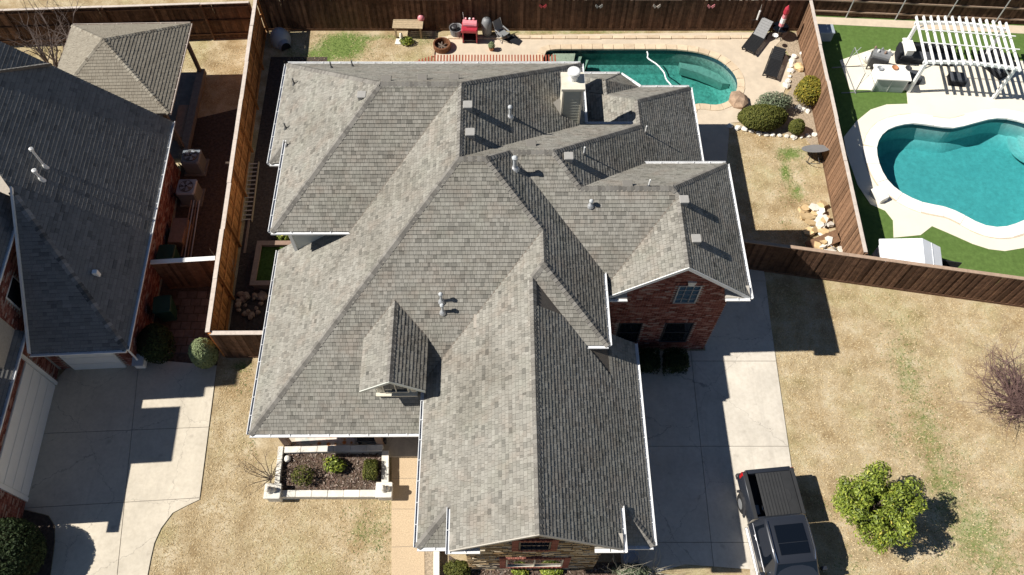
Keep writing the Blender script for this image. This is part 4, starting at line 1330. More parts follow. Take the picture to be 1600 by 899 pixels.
# ------------------------------------------------------------------ fences: every picket its own piece
def fence(name, p0, p1, h, label, mat, cap_mat, side=1, cap_w=0.14, rails=True, metal_posts=False, pitch=0.147, board_mats=None, face_both=False, post_every=2.4, cap=True):
    p0, p1 = Vector((*p0, 0)), Vector((*p1, 0))
    d = p1 - p0
    L = d.length
    ang = math.atan2(d.y, d.x)
    root = thing(name, tuple(p0), label, "fence", None, ang)
    # picket mesh: slightly dog-eared board on the chosen side of the rails
    w, t = pitch + 0.022, 0.016
    y0 = 0.03 if side > 0 else -0.03 - t
    mb = MB()
    prof = [(0, 0.03), (w, 0.03), (w, h - .02), (w - .015, h - .005), (.015, h - .005), (0, h - .02)]
    n = len(prof)
    mb.mesh([(x, y0, z) for x, z in prof] + [(x, y0 + t, z) for x, z in prof], [tuple(range(n)), tuple(range(2 * n - 1, n - 1, -1))] + [(i, n + i, n + (i + 1) % n, (i + 1) % n) for i in range(n)])
    k = int(L / pitch)
    first = mb.build("picket", mat, root)
    for i in range(k):
        o = first if i == 0 else first.copy()
        if i:
            COL.objects.link(o)
        o.location = (i * pitch + RND.uniform(-.002, .002), (side * .018 if i % 2 else 0) + RND.uniform(-.001, .001), RND.uniform(-.012, .006))
        o.rotation_euler = (RND.uniform(-.007, .007), RND.uniform(-.007, .007), 0)
    if rails:
        for z in (0.3, h * .52, h - .28):
            mb = MB(); mb.box((0, -.02, z), (L, .022, z + .085)); mb.build("rail", mat if not metal_posts else "cap_weathered", root)
    m = max(1, int(L / post_every))
    for i in range(m + 1):
        x = L * i / m
        mb = MB()
        ys = -side * .065
        if metal_posts:
            mb.tube([(x, ys, 0), (x, ys, h - .02)], .032, 8); mb.build("post", "galv", root)
        else:
            mb.box((x - .045, ys - .045, 0), (x + .045, ys + .045, h - .02)); mb.build("post", mat, root)
    if cap:
        mb = MB()
        x = 0.0
        while x < L - .01:
            e = min(L, x + 2.4)
            c = MB(); c.box((x + .004, -cap_w / 2, 0), (e - .004, cap_w / 2, .035)); c = c.build("cap_board", cap_mat, root); c.location = (0, RND.uniform(-.012, .012), h + RND.uniform(0, .014)); c.rotation_euler = (RND.uniform(-.04, .04), RND.uniform(-.0015, .0015), 0)
            x = e
    # kick board
    mb = MB(); mb.box((0, y0 + (-.004 if side > 0 else -.026), 0.0), (L, y0 + t + (.026 if side > 0 else .004), .14)); mb.build("kick_board", mat, root)
    return root

fence("wooden_fence", (-12.42, 32.78), (15.75, 32.76), 2.03, "dark stained board fence along the back of the yard with the dark pool", "cedar_dark", "cap_weathered", side=-1)
fence("wooden_fence", (-11.42, 13.86), (-12.36, 32.6), 2.2, "long orange-brown fence with pale cap left of the middle house", "cedar_orange", "fence_cap", side=1, cap_w=.17)
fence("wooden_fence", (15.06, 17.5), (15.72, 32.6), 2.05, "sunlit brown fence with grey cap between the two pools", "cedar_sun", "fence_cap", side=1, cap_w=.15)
fence("wooden_fence", (9.6, 18.2), (24.2, 15.72), 2.02, "slanting dark picket fence in front of the white shed", "cedar_dark", "cap_weathered", side=-1, cap_w=.15)
fence("wooden_fence", (-11.36, 13.86), (-8.95, 13.86), 2.12, "short brown gate fence with pale cap beside the round clipped shrub", "cedar_dark", "fence_cap", side=-1, cap_w=.17)
fence("wooden_fence", (-14.35, 17.12), (-11.75, 17.3), 2.1, "dark cross fence with white cap between the neighbour's wall and the long fence", "cedar_dark", "white_paint", side=-1, cap_w=.2)
fence("wooden_fence", (-27.0, 31.5), (-12.6, 32.2), 2.3, "dark back fence with rails behind the tan hipped patio roof", "cedar_dark", "fence_cap", side=1, cap_w=.13)
fence("wooden_fence", (15.9, 33.9), (29.0, 33.05), 1.95, "dark back fence on galvanised posts behind the white pergola", "cedar_dark", "cap_weathered", side=1, metal_posts=True)

# ------------------------------------------------------------------ left neighbour's house (turned a little)
NO = Vector((-13.99, 12.79, 0))
NA = math.radians(2.6)
nb = thing("brick_house", tuple(NO), "dark-roofed brick house with white garage doors at the left edge", "house", None, NA)
def np_(mb, name, mat, parent=nb, **k):
    return mb.build(name, mat, parent, **k)
# local frame: x 0 is the east eave, y 0 the south eave
zNE = lambda x, y: 3.0 + 1.0 * (-x)
zNS = lambda x, y: 3.0 + 0.73 * y
zWE = lambda x, y: 5.55 + 1.3 * (-3.75 - x)
zPe = lambda x, y: 3.35 + 0.85 * (-3.72 - x)
NSL = [
    (zNE, [[(0, 0), (0, 11.05), (-7, 11.05), (-7, 9.59)]]),
    (zNS, [[(0, 0), (-3.5, 4.795), (-3.5, 0)]]),
    (zWE, [[(-3.75, -.45), (-3.75, 5.1), (-10.2, 5.1), (-10.2, -.45)], [(-3.75, -.85), (-3.75, -.45), (-5.4, -.45), (-5.4, -.85)]]),  # wing raised steeply, with a strip added southward, to shade the south slope
    (zPe, [[(-3.72, -6.0), (-3.72, .75), (-4.9, .75), (-4.9, -6.0)]]),
    (lambda x, y: 6.7 - .75 * (y - 10.95), [[(-3.4, 10.95), (-12, 10.95), (-12, 8.0), (-6.0, 8.0)]]),
]
for i, (f, pcs) in enumerate(NSL):
    p3 = [lift(f, p) for p in pcs]
    d = MB()
    for p in p3:
        d.slab(p if normal_of(p).z > 0 else p[::-1], .12)
    o = np_(d, "roof_slope", "roof_deck")
    mb, _ = shingle_rows(p3, 60 + i, thick=(.0195, .0205), jitter=.0006, wid=(.12, .4))
    np_(mb, "shingle_courses", "shingle_dark", o, kind="stuff")
mb = MB(); cap_row(mb, (0, 0, 3), (-3.5, 4.795, 6.5), nv(zNE), nv(zNS)); np_(mb, "ridge_cap", "shingle_dark")
for p0, p1, out in [((0, 0, 3), (0, 11.05, 3), (1, 0, 0)), ((-3.5, 0, 3), (0, 0, 3), (0, -1, 0)), ((-3.75, -.45, 5.55), (-3.75, 5.1, 5.55), (1, 0, 0)), ((-3.72, -6, 3.35), (-3.72, .75, 3.35), (1, 0, 0))]:
    np_(gutter_mesh(p0, p1, out), "gutter", "gutter_white")
for lo, hi in [((-3.9, .72, 0), (-.62, 10.6, 3.1)), ((-8, -5.6, 0), (-4.05, .72, 3.4)), ((-8, .72, 0), (-3.92, 5.0, 5.72)), ((-8, -.84, 3.42), (-3.935, .74, 5.71)), ((-8, 5.0, 0), (-3.9, 10.6, 5.0))]:  # raised block under the wing eave added to keep sun off the south slope
    mb = MB(); mb.box(lo, hi); np_(mb, "wall", "mortar")
for org, ax, out, poly, holes, sd in [((-.615, .72, 0), (0, 1, 0), (1, 0, 0), [(0, 0), (9.9, 0), (9.9, 3.1), (0, 3.1)], [], 21),
                                      ((-3.9, .715, 0), (1, 0, 0), (0, -1, 0), [(0, 0), (3.28, 0), (3.28, 3.1), (0, 3.1)], [(.45, 2.65, 0, 2.3)], 22),
                                      ((-4.045, -5.6, 0), (0, 1, 0), (1, 0, 0), [(0, 0), (6.32, 0), (6.32, 3.5), (0, 3.5)], [(1.0, 5.75, 0, 2.35)], 23),
                                      ((-3.915, .72, 0), (0, 1, 0), (1, 0, 0), [(0, 2.8), (4.3, 2.8), (4.3, 5.6), (0, 5.6)], [(.75, 1.75, 3.6, 4.6)], 24)]:
    mb = MB(); brick_rows(mb, org, ax, out, poly, holes, seed=sd); np_(mb, "brickwork", "brick_red", kind="stuff")
# garage doors
def garage_door(lo, hi, axis, n=4):
    mb = MB(); mb.box(lo, hi); g = np_(mb, "garage_door", "white_paint")
    for k in range(n):
        z0 = lo[2] + (hi[2] - lo[2]) * k / n + .02; z1 = lo[2] + (hi[2] - lo[2]) * (k + 1) / n - .015
        m = MB()
        if axis == 'x': m.box((lo[0] + .03, lo[1] - .018, z0), (hi[0] - .03, lo[1] - .003, z1))
        else: m.box((hi[0] + .003, lo[1] + .03, z0), (hi[0] + .018, hi[1] - .03, z1))
        np_(m, "door_panel", "white_paint", g)
garage_door((-3.4, .66, 0), (-1.3, .70, 2.25), 'x')
garage_door((-4.04, -4.5, 0), (-4.01, .0, 2.3), 'y')
m = MB(); m.box((-4.02, .02, 0), (-3.93, .14, 3.2)); np_(m, "door_post", "white_paint")
m = MB(); m.box((-4.03, -4.68, 0), (-3.96, -4.52, 2.5)); np_(m, "door_post", "white_paint")
m = MB(); m.mesh([(-3.52, -.02, 3.02), (-3.44, -.02, 3.02), (-3.44, 4.9, 6.58), (-3.52, 4.9, 6.58), (-3.52, -.02, 3.14), (-3.44, -.02, 3.14), (-3.44, 4.9, 6.70), (-3.52, 4.9, 6.70)], [(4, 5, 6, 7), (0, 1, 5, 4), (1, 2, 6, 5), (3, 0, 4, 7), (2, 3, 7, 6)]); np_(m, "rake_board", "white_trim")
m = MB(); m.box((-3.92, 1.5, 3.6), (-3.9, 2.45, 4.6)); w = np_(m, "window", "white_trim")
m = MB(); m.box((-3.91, 1.56, 3.66), (-3.885, 2.39, 4.54)); np_(m, "pane", "glass_dark", w)
# tall dormer over the garage, just outside the picture: its square shadow lies on the driveway
m = MB(); m.box((-7.2, -3.45, 3.0), (-4.95, -1.2, 6.35)); np_(m, "dormer", "brick_red")
# downspout and roof pipes
m = MB(); m.tube([(-.05, .05, 2.9), (-.45, .5, 2.75), (-.55, .6, 2.6), (-.55, .6, .1)], .04, 6); np_(m, "downspout", "gutter_white")
def npipe(x, y, h, r=.05):
    z = zNE(x, y)
    m = MB(); m.lathe((x, y, z), [(r, -.1), (r, h)], 10); v = np_(m, "vent_pipe", "pvc_white")
    c = MB(); c.lathe((x, y, z + h), [(r * 1.1, 0), (r * 2, .03), (r * 2, .12), (0, .18)], 12); np_(c, "pipe_cap", "pvc_white", v)
    b2 = MB(); b2.lathe((x, y, z), [(r * 3, -.1), (r * 1.3, .15)], 12); np_(b2, "pipe_boot", "pvc_white", v)
npipe(-2.95, 6.35, .95, .04); npipe(-2.95, 5.75, .45, .045)
m = MB(); m.bbox((-1.2, 2.55, 4.0), (-1.0, 2.72, 4.33), .02); np_(m, "box_vent", "pvc_white")

# raised covered patio behind it: hipped tan roof on posts
GZ = thing("covered_patio", (-17.25, 26.55, 0), "covered patio with tan hipped shingle roof on dark posts at the upper left", "patio cover", None, NA * .5)
hx, hy, ez, mz = 2.72, 2.76, 3.5, .62
az = ez + mz * hx
for k, poly in enumerate([[(-hx, -hy, ez), (hx, -hy, ez), (.0, .15, az), (.0, -.15, az)], [(hx, -hy, ez), (hx, hy, ez), (0, .0, az)], [(hx, hy, ez), (-hx, hy, ez), (0, 0, az)], [(-hx, hy, ez), (-hx, -hy, ez), (0, 0, az)]]):
    poly = [poly[0], poly[1], (0, 0, az)]
    d = MB(); d.slab(poly, .12); o = d.build("roof_slope", "roof_deck", GZ)
    mb, _ = shingle_rows([poly], 90 + k); mb.build("shingle_courses", "shingle_tan", o, kind="stuff")
fn = [lambda x, y: ez + mz * (hy + y), lambda x, y: ez + mz * (hx - x), lambda x, y: ez + mz * (hy - y), lambda x, y: ez + mz * (hx + x)]
for (x, y), a, b_ in (((hx, -hy), 0, 1), ((hx, hy), 1, 2), ((-hx, hy), 2, 3), ((-hx, -hy), 3, 0)):
    mb = MB(); cap_row(mb, (x, y, ez), (0, 0, az), nv(fn[a]), nv(fn[b_]), w=.1); mb.build("ridge_cap", "shingle_tan", GZ)
for x, y in ((hx - .48, hy - .12), (hx - .48, -hy + .5), (-hx + .3, hy - .3)):
    m = MB(); m.box((x - .08, y - .08, .6), (x + .08, y + .08, ez)); m.build("post", "bark", GZ)
m = MB(); m.box((-hx + .2, -hy + .1, 0), (hx - .4, hy + .1, .3)); m.build("floor_slab", "bluestone", GZ)
m = MB(); m.box((hx - .62, -hy + .1, .3), (hx - .25, hy + .0, .62)); m.build("parapet", "bluestone", GZ)
m = MB(); m.box((hx - 1.15, -hy + 1.2, .3), (hx - .66, -hy + 3.2, .55)); m.build("bench_seat", "wood_pink", GZ)
for p0, p1, out in (((hx, -hy, ez), (hx, hy, ez), (1, 0, 0)), ((-hx, hy, ez), (hx, hy, ez), (0, 1, 0))):
    gutter_mesh(p0, p1, out, .1).build("gutter", "fence_cap", GZ)

# ------------------------------------------------------------------ things in the yards
def T(x, y, z=0.0, a=0.0):
    return Matrix.Translation((x, y, z)) @ Matrix.Rotation(math.radians(a), 4, 'Z')

def ac_unit(x, y, label, top):
    t = thing("air_conditioner", (x, y, 0), label, "air conditioner", "air conditioners by the neighbour's wall")
    m = MB(); m.box((-.5, -.5, 0), (.5, .5, .08)); m.build("pad", "bluestone", t)
    m = MB(); m.bbox((-.41, -.41, .08), (.41, .41, .86), .06); m.build("cabinet", "ac_beige", t)
    m = MB(); m.bbox((-.43, -.43, .862), (.43, .43, .93), .07); m.build("top_panel", top, t)
    m = MB(); m.lathe((0, 0, .934), [(.32, 0), (.32, .012), (.28, .014), (.05, .004)], 24); m.build("fan_opening", "dark_metal", t)
    for k in range(5):
        m = MB()
        a = 2 * math.pi * k / 5
        m.mesh([(0.06 * math.cos(a), .06 * math.sin(a), .955), (.29 * math.cos(a - .3), .29 * math.sin(a - .3), .955), (.29 * math.cos(a + .3), .29 * math.sin(a + .3), .975), (.06 * math.cos(a + .8), .06 * math.sin(a + .8), .965)], [(0, 1, 2, 3)])
        m.build("fan_blade", "plastic_blue_grey", t)
    m = MB()
    for r in (.1, .17, .24, .31):
        pts = [(r * math.cos(2 * math.pi * j / 18), r * math.sin(2 * math.pi * j / 18), .985) for j in range(19)]
        m.tube(pts, .006, 4, cap=False)
    m.build("fan_guard", "galv", t)
    m = MB(); m.tube([(-.41, -.2, .3), (-.55, -.2, .3), (-.62, -.2, .6)], .03, 6); m.build("coolant_line", "dark_metal", t)
ac_unit(-14.35, 23.6, "air conditioner nearer the covered patio, in the dark side yard", "ac_beige")
ac_unit(-14.22, 21.85, "air conditioner with the pale blue fan top in the dark side yard", "plastic_blue_grey")

def bin_(x, y, label, a=0):
    t = thing("wheeled_bin", (x, y, 0), label, "bin", "green wheeled bins", math.radians(a))
    m = MB()
    lo, hi = .27, .34
    vs = [(-lo, -lo, .06), (lo, -lo, .06), (lo, lo, .06), (-lo, lo, .06), (-hi, -hi, 1.0), (hi, -hi, 1.0), (hi, hi, 1.0), (-hi, hi, 1.0)]
    m.mesh(vs, [(0, 3, 2, 1), (0, 1, 5, 4), (1, 2, 6, 5), (2, 3, 7, 6), (3, 0, 4, 7), (4, 5, 6, 7)]); m.build("body", "bin_green", t)
    m = MB(); m.bbox((-.37, -.38, 1.002), (.37, .40, 1.08), .04); l = m.build("lid", "bin_green", t)
    m = MB(); m.tube([(-.25, .42, 1.0), (.25, .42, 1.0)], .02, 6); m.build("handle", "bin_green", l)
    for x2 in (-.29, .29):
        m = MB(); m.tube([(x2 - .03, .28, .12), (x2 + .03, .28, .12)], .12, 12); m.build("wheel", "rubber", t)
bin_(-14.35, 18.25, "green wheeled bin just behind the white-capped cross fence")
bin_(-14.0, 15.75, "green wheeled bin in front of the white-capped cross fence", 8)
t = thing("storage_rack", (-13.9, 19.9, 0), "leaning rack of long bluish poles beside the neighbour's brick wall", "rack")
for k in range(4):
    m = MB(); m.tube([(-.2 + k * .14, -1.3, .1), (.05 + k * .12, 1.2, .9)], .025, 6); m.build("pole", "plastic_blue_grey" if k % 2 else "wood_pink", t)
m = MB(); m.bbox((-.75, -.8, 0), (-.1, .5, .55), .03); m.build("crate", "wood_pink", t)
t = thing("utility_box", (-14.55, 13.35, 0), "small white and blue box on the driveway by the neighbour's garage corner", "box")
m = MB(); m.bbox((-.2, -.18, .4), (.2, .22, .75), .03); m.build("body", "pvc_white", t)
m = MB(); m.mesh([(-.22, -.22, .755), (.22, -.22, .755), (.22, .24, .88), (-.22, .24, .88), (-.22, -.22, .72), (.22, -.22, .72), (.22, .24, .72), (-.22, .24, .72)], [(0, 1, 2, 3), (0, 4, 5, 1), (1, 5, 6, 2), (3, 2, 6, 7), (0, 3, 7, 4)]); m.build("lid", "plastic_blue_grey", t)
m = MB(); m.box((-.05, -.02, 0), (.05, .08, .4)); m.build("stand", "galv", t)

# our dark left side yard
t = thing("wooden_ladder", (-11.616, 22.194, 0.030), "pale wooden ladder lying in shade against the long orange fence", "ladder", None, math.radians(93))
for y in (-.22, .22):
    m = MB(); m.box((-1.7, y - .025, 0), (1.7, y + .025, .09)); m.build("side_rail", "wood_old", t)
for k in range(14):
    m = MB(); m.box((-1.6 + k * .245, -.2, .03), (-1.55 + k * .245, .2, .06)); m.build("rung", "fence_cap", t)
t = thing("long_plank", (-11.415, 19.728, 0.020), "thin pale plank lying by the ladder in the left side yard", "plank", None, math.radians(92))
m = MB(); m.box((-.9, -.05, 0), (.9, .05, .05)); m.build("board", "wood_pink", t)
t = thing("raised_planter", (-9.72, 18.05, 0), "raised wooden planter box filled with green, left of the siding wall", "planter")
for lo, hi in (((-.95, -1.05, 0), (.95, -.93, .5)), ((-.95, .93, 0), (.95, 1.05, .5)), ((-.95, -.93, 0), (-.83, .93, .5)), ((.83, -.93, 0), (.95, .93, .5))):
    m = MB(); m.box(lo, hi); m.build("side_board", "wood_pink", t)
for lo, hi in (((-1.02, -1.12, .502), (1.02, -.9, .545)), ((-1.02, .9, .502), (1.02, 1.12, .545)), ((-1.02, -.898, .502), (-.8, .898, .545)), ((.8, -.898, .502), (1.02, .898, .545))):
    m = MB(); m.box(lo, hi); m.build("cap_board", "wood_pink", t)
m = MB(); m.box((-.82, -.92, .02), (.82, .92, .36)); m.build("planting", "planter_green", t)

def rock_mesh(r, seed, sx=1, sy=1, sz=.7, n1=7, n2=5):
    rng = random.Random(seed)
    m = MB()
    vs = [(0, 0, -r * sz * .6)]
    for i in range(1, n2):
        th = math.pi * i / n2
        for j in range(n1):
            ph = 2 * math.pi * (j + .3 * rng.random()) / n1
            q = r * rng.uniform(.75, 1.1)
            vs.append((q * sx * math.sin(th) * math.cos(ph), q * sy * math.sin(th) * math.sin(ph), -q * sz * math.cos(th)))
    vs.append((0, 0, r * sz * .9))
    fs = [(0, 1 + (j + 1) % n1, 1 + j) for j in range(n1)]
    for i in range(n2 - 2):
        for j in range(n1):
            a, b2 = 1 + i * n1 + j, 1 + i * n1 + (j + 1) % n1
            fs.append((a, b2, b2 + n1, a + n1))
    last = len(vs) - 1
    fs += [(last, 1 + (n2 - 2) * n1 + j, 1 + (n2 - 2) * n1 + (j + 1) % n1) for j in range(n1)]
    m.mesh(vs, fs)
    return m
def rocks(spots, name, label, cat, group, mat, r0, r1, seed, own=None):
    rng = random.Random(seed)
    for i, p in enumerate(spots):
        x, y = p[0], p[1]
        z = p[2] if len(p) > 2 else 0
        r = rng.uniform(r0, r1)
        m = rock_mesh(r, seed * 100 + i, rng.uniform(.8, 1.3), rng.uniform(.7, 1.1), rng.uniform(.45, .75))
        o = m.build(name, mat)
        o.location = (x, y, z + r * .3)
        o.rotation_euler = (0, 0, rng.uniform(0, 6))
        tag(o, own[i] if own else label, cat, group)
ORD = ["first", "second", "third", "fourth", "fifth", "sixth", "seventh", "eighth", "ninth", "tenth", "eleventh", "twelfth", "thirteenth"]
rng = random.Random(5)
rocks([((-10.762, 16.164)[0] + rng.uniform(-.45, .55), (-10.762, 16.164)[1] + rng.uniform(-.55, .6), rng.uniform(0, .18)) for i in range(22)], "broken_stone", "chunk of broken stone in the shaded heap behind the gate fence", "stone", "stone heap in the left side yard", "boulder", .10, .22, 31)
rocks([(15.611, 30.980), (15.166, 30.751), (15.008, 30.432), (14.917, 30.116), (14.818, 29.757), (14.720, 29.401), (14.558, 29.048), (14.405, 28.742)], "edging_rock", "white rock in the short edging row beside the black loungers", "rock", "white rocks edging the pool deck", "limestone", .14, .24, 32, own=["white edging rock beside the loungers, %s from the back fence" % k for k in ORD[:8]])
rocks([(11.157, 26.093), (11.516, 25.970), (11.849, 25.888), (12.175, 25.766), (12.500, 25.644), (12.831, 25.562), (13.168, 25.521), (13.505, 25.480), (13.842, 25.439), (14.178, 25.399), (14.553, 25.398), (14.881, 25.477), (15.210, 25.557)], "edging_rock", "pale rock in the border between the lawn and the clipped hedge", "rock", "pale rocks bordering the hedge bed", "limestone", .13, .2, 33, own=["pale border rock before the clipped hedge, %s from the house end" % k for k in ORD])
rocks([(14.751, 27.286), (14.951, 27.160), (15.182, 27.034)], "garden_rock", "white rock in the gravel under the yellow-green shrub", "rock", "white rocks in the gravel bed", "limestone", .16, .2, 34, own=["white rock under the yellow-green shrub, %s of the three" % k for k in ("leftmost", "middle one", "rightmost")])
rocks([(15.280, 29.935)], "garden_rock", "tan upright rock between the rock edging and the sunlit fence", "rock", None, "sandstone", .28, .3, 35)
rocks([(11.770, 27.672)], "boulder", "large brown boulder on the rim of the dark pool", "boulder", None, "boulder", .46, .47, 36)
rng = random.Random(9)
spots = []
for k in range(46):
    t_ = rng.random()
    c = (14.15 + .45 * t_ * .3, 18.4 + 3.1 * t_)
    spots.append((c[0] + rng.gauss(0, .33), c[1] + rng.gauss(0, .15), rng.uniform(0, .22)))
for k, s_ in enumerate(spots):
    white = s_[0] > 14.12 and rng.random() < .7
    x, y, z = s_
    m = MB()
    w, d, h = rng.uniform(.18, .42), rng.uniform(.14, .3), rng.uniform(.06, .15)
    pts = [(w * math.cos(a) * rng.uniform(.8, 1.1), d * math.sin(a) * rng.uniform(.8, 1.1)) for a in [i * math.pi / 3 + rng.uniform(-.2, .2) for i in range(6)]]
    m.prism(pts, 0, h)
    o = m.build("flagstone_piece", "limestone" if white else "sandstone")
    o.location = (x, y, z); o.rotation_euler = (rng.uniform(-.35, .35), rng.uniform(-.35, .35), rng.uniform(0, 3))
    tag(o, "white broken slab in the stone pile against the sunlit fence" if white else "tan broken slab in the stone pile against the sunlit fence", "stone", "white slabs in the stone pile" if white else "tan slabs in the stone pile")
o = MB(); o.box((-.75, -.28, 0), (.75, .28, .05)); o = o.build("leaning_panel", "cedar_sun"); o.location = (14.243, 19.204, 0.250); o.rotation_euler = (.35, -.15, .35); tag(o, "brown wooden panel lying by the corner where the two fences meet", "panel")
t = thing("wire_coil", (14.890, 19.162, 0.100), "dark coil of wire beside the wooden panel in the fence corner", "coil")
m = MB()
for k in range(5):
    m.tube([((.26 + .02 * k) * math.cos(j * .4), (.24 + .02 * k) * math.sin(j * .4), .03 * k + .02 * math.sin(j + k)) for j in range(17)], .015, 5, cap=False)
m.build("loops", "galv", t)

# igloo dog house
t = thing("dog_house", (-11.495, 31.880, 0.000), "grey-blue igloo dog house in the shaded back corner", "dog house", None, math.radians(-60))
m = MB(); m.lathe((0, 0, 0), [(.52, 0), (.54, .12), (.52, .34), (.44, .58), (.28, .76), (.1, .84), (0, .85)], 20); m.build("dome", "plastic_blue_grey", t, smooth=True)
m = MB()
ang = [math.pi * k / 10 for k in range(11)]
vs = [(.74, .30 * math.cos(a), .08 + .44 * math.sin(a)) for a in ang] + [(.2, .36 * math.cos(a), .05 + .5 * math.sin(a)) for a in ang]
m.mesh(vs, [(k, k + 1, 12 + k, 11 + k) for k in range(10)]); m.build("entrance_hood", "plastic_blue_grey", t)
m = MB(); m.mesh([(.70, .27 * math.cos(a), .08 + .40 * math.sin(a)) for a in ang], [tuple(range(11))]); m.build("doorway", "black_fabric", t)

# back deck, left to right
t = thing("wooden_table", (-4.851, 32.535, 0.000), "weathered plank table standing on the back lawn", "table", None, math.radians(-2))
for k in range(7):
    m = MB(); m.box((-.78, -.47 + k * .135, .72), (.78, -.345 + k * .135, .765)); m.build("plank", "wood_old", t)
for x in (-.65, .65):
    for y in (-.36, .36):
        m = MB(); m.box((x - .045, y - .045, 0), (x + .045, y + .045, .718)); m.build("leg", "wood_old", t)
    m = MB(); m.box((x - .03, -.4, .6), (x + .03, .4, .70)); m.build("apron", "wood_old", t)
t = thing("pink_ball_ornament", (-4.175, 32.746, 0.500), "pink round ornament behind the plank table", "ornament")
m = MB(); m.lathe((0, 0, .35), [(0, -.2), (.14, -.15), (.2, 0), (.14, .15), (0, .2)], 14); m.build("ball", "plastic_pink", t, smooth=True)
m = MB(); m.tube([(0, 0, -.5), (0, 0, .16)], .025, 6); m.build("stake", "rust_metal", t)
t = thing("garden_statue", (-5.217, 31.876, 0.000), "small pale statue on a flat stone among weeds by the table", "statue")
m = MB(); m.prism([(-.35, -.2), (.3, -.22), (.38, .15), (-.3, .2)], 0, .06); m.build("base_stone", "limestone", t)
m = MB(); m.lathe((0, 0, .06), [(.11, 0), (.13, .1), (.08, .22), (.1, .34), (.06, .42), (.075, .5), (0, .56)], 12); m.build("figure", "limestone", t, smooth=True)
t = thing("timber_edging", (-3.522, 31.318, 0.000), "pale timber edge at the left end of the back deck", "edging", None, math.radians(88))
m = MB(); m.box((-.55, -.06, 0), (.55, .06, .1)); m.build("timber", "wood_old", t)
# low brown fire ring
t = thing("fire_ring", (-3.093, 31.410, 0.000), "round rusty fire ring at the left end of the back deck", "fire pit")
m = MB(); m.lathe((0, 0, 0), [(.44, 0), (.46, .35), (.43, .37), (.38, .36), (.37, .06), (0, .05)], 24); m.build("ring", "rust_metal", t)
for k in range(4):
    a = k * .8
    m = MB(); m.tube([(.3 * math.cos(a), .3 * math.sin(a), .08 + .03 * k), (-.3 * math.cos(a), -.3 * math.sin(a), .14 + .03 * k)], .05, 7); m.build("log", "bark", t)
# red grill cart
t = thing("red_grill", (-1.637, 32.014, 0.000), "bright red grill cart on the back deck", "grill", None, math.radians(-3))
for x in (-.38, .33):
    m = MB(); m.box((x, -.3, .1), (x + .06, .32, .78)); m.build("side_panel", "plastic_red", t)
m = MB(); m.box((-.32, .26, .1), (.33, .31, .78)); m.build("back_panel", "plastic_red", t)
m = MB(); m.bbox((-.42, -.34, .78), (.42, .36, .96), .05); m.build("firebox", "plastic_red", t)
m = MB(); m.tube([(-.36, .12, 1.0), (.36, .12, 1.0)], .2, 12); l = m.build("hood", "plastic_pink", t)
m = MB(); m.tube([(-.25, -.12, 1.08), (.25, -.12, 1.08)], .02, 6); m.build("handle", "chrome", l)
m = MB(); m.box((-.32, -.28, .2), (.33, .25, .25)); m.build("shelf", "dark_metal", t)
for k in range(3):
    m = MB(); m.lathe((-.2 + k * .2, .2, 1.18), [(.05, 0), (.06, .1), (.0, .14)], 10); m.build("knob", "pvc_white" if k == 1 else "plastic_pink", t)
m = MB(); m.tube([(-.3, .3, .96), (-.36, .36, 1.5)], .02, 6); m.build("chimney_rod", "galv", t)
for x in (-.36, .36):
    m = MB(); m.tube([(x - .03, -.2, .09), (x + .03, -.2, .09)], .09, 10); m.build("wheel", "rubber", t)
t = thing("grey_tub", (-2.384, 32.392, 0.000), "grey round tub leaning beside the red grill", "tub")
m = MB(); m.lathe((0, 0, 0), [(.28, 0), (.34, .5), (.36, .52), (.31, .5), (.26, .06), (0, .05)], 18, 0.5); m.build("tub_wall", "plastic_grey", t)
m = MB(); m.lathe((-.08, .1, .3), [(0, 0), (.16, .04), (.16, .18), (.1, .22)], 12); m.build("pot_inside", "dark_metal", t)
t = thing("drum_smoker", (-0.765, 32.344, 0.000), "dark upright drum smoker right of the red grill", "smoker")
m = MB(); m.lathe((0, 0, .12), [(.24, 0), (.27, .3), (.27, .75), (.22, .95), (.1, 1.04), (0, 1.05)], 18); m.build("drum", "plastic_grey", t, smooth=True)
m = MB(); m.tube([(-.08, 0, 1.2), (-.05, 0, 1.26), (.05, 0, 1.26), (.08, 0, 1.2)], .018, 6); m.build("lid_handle", "dark_metal", t)
for k in range(3):
    a = k * 2.1
    m = MB(); m.tube([(.2 * math.cos(a), .2 * math.sin(a), .14), (.26 * math.cos(a), .26 * math.sin(a), 0)], .02, 6); m.build("leg", "dark_metal", t)
def folding_chair(loc, rz, label, seat, frame):
    t = thing("folding_chair", loc, label, "chair", None, math.radians(rz))
    for y in (-.25, .25):
        m = MB(); m.tube([(-.3, y, 0), (.28, y, .55)], .016, 6); m.build("leg", frame, t)
        m = MB(); m.tube([(.3, y, 0), (-.25, y, .46), (-.48, y, 1.0)], .016, 6); m.build("leg", frame, t)
        m = MB(); m.box((-.28, y - .03, .58), (.25, y + .03, .605)); m.build("armrest", frame, t)
    m = MB(); m.slab([(-.25, -.24, .42), (.25, -.24, .46), (.25, .24, .46), (-.25, .24, .42)], .02); m.build("seat", seat, t)
    m = MB(); m.slab([(-.49, -.24, 1.0), (-.26, -.24, .45), (-.26, .24, .45), (-.49, .24, 1.0)], .02); m.build("backrest", seat, t)
folding_chair((0.043, 32.061, 0.000), -50, "grey folding chair with crossed legs at the right end of the grill group", "plastic_grey", "galv")
t = thing("sling_sheet", (0.480, 32.039, 0.020), "black sling sheet lying on the deck by the folding chair", "sheet", None, math.radians(-30))
m = MB(); m.mesh([(-.5, -.25, .02), (.1, -.28, .14), (.6, -.2, .03), (.6, .2, .03), (.1, .25, .12), (-.5, .25, .02)], [(0, 1, 4, 5), (1, 2, 3, 4)]); m.build("sheet_body", "black_fabric", t)
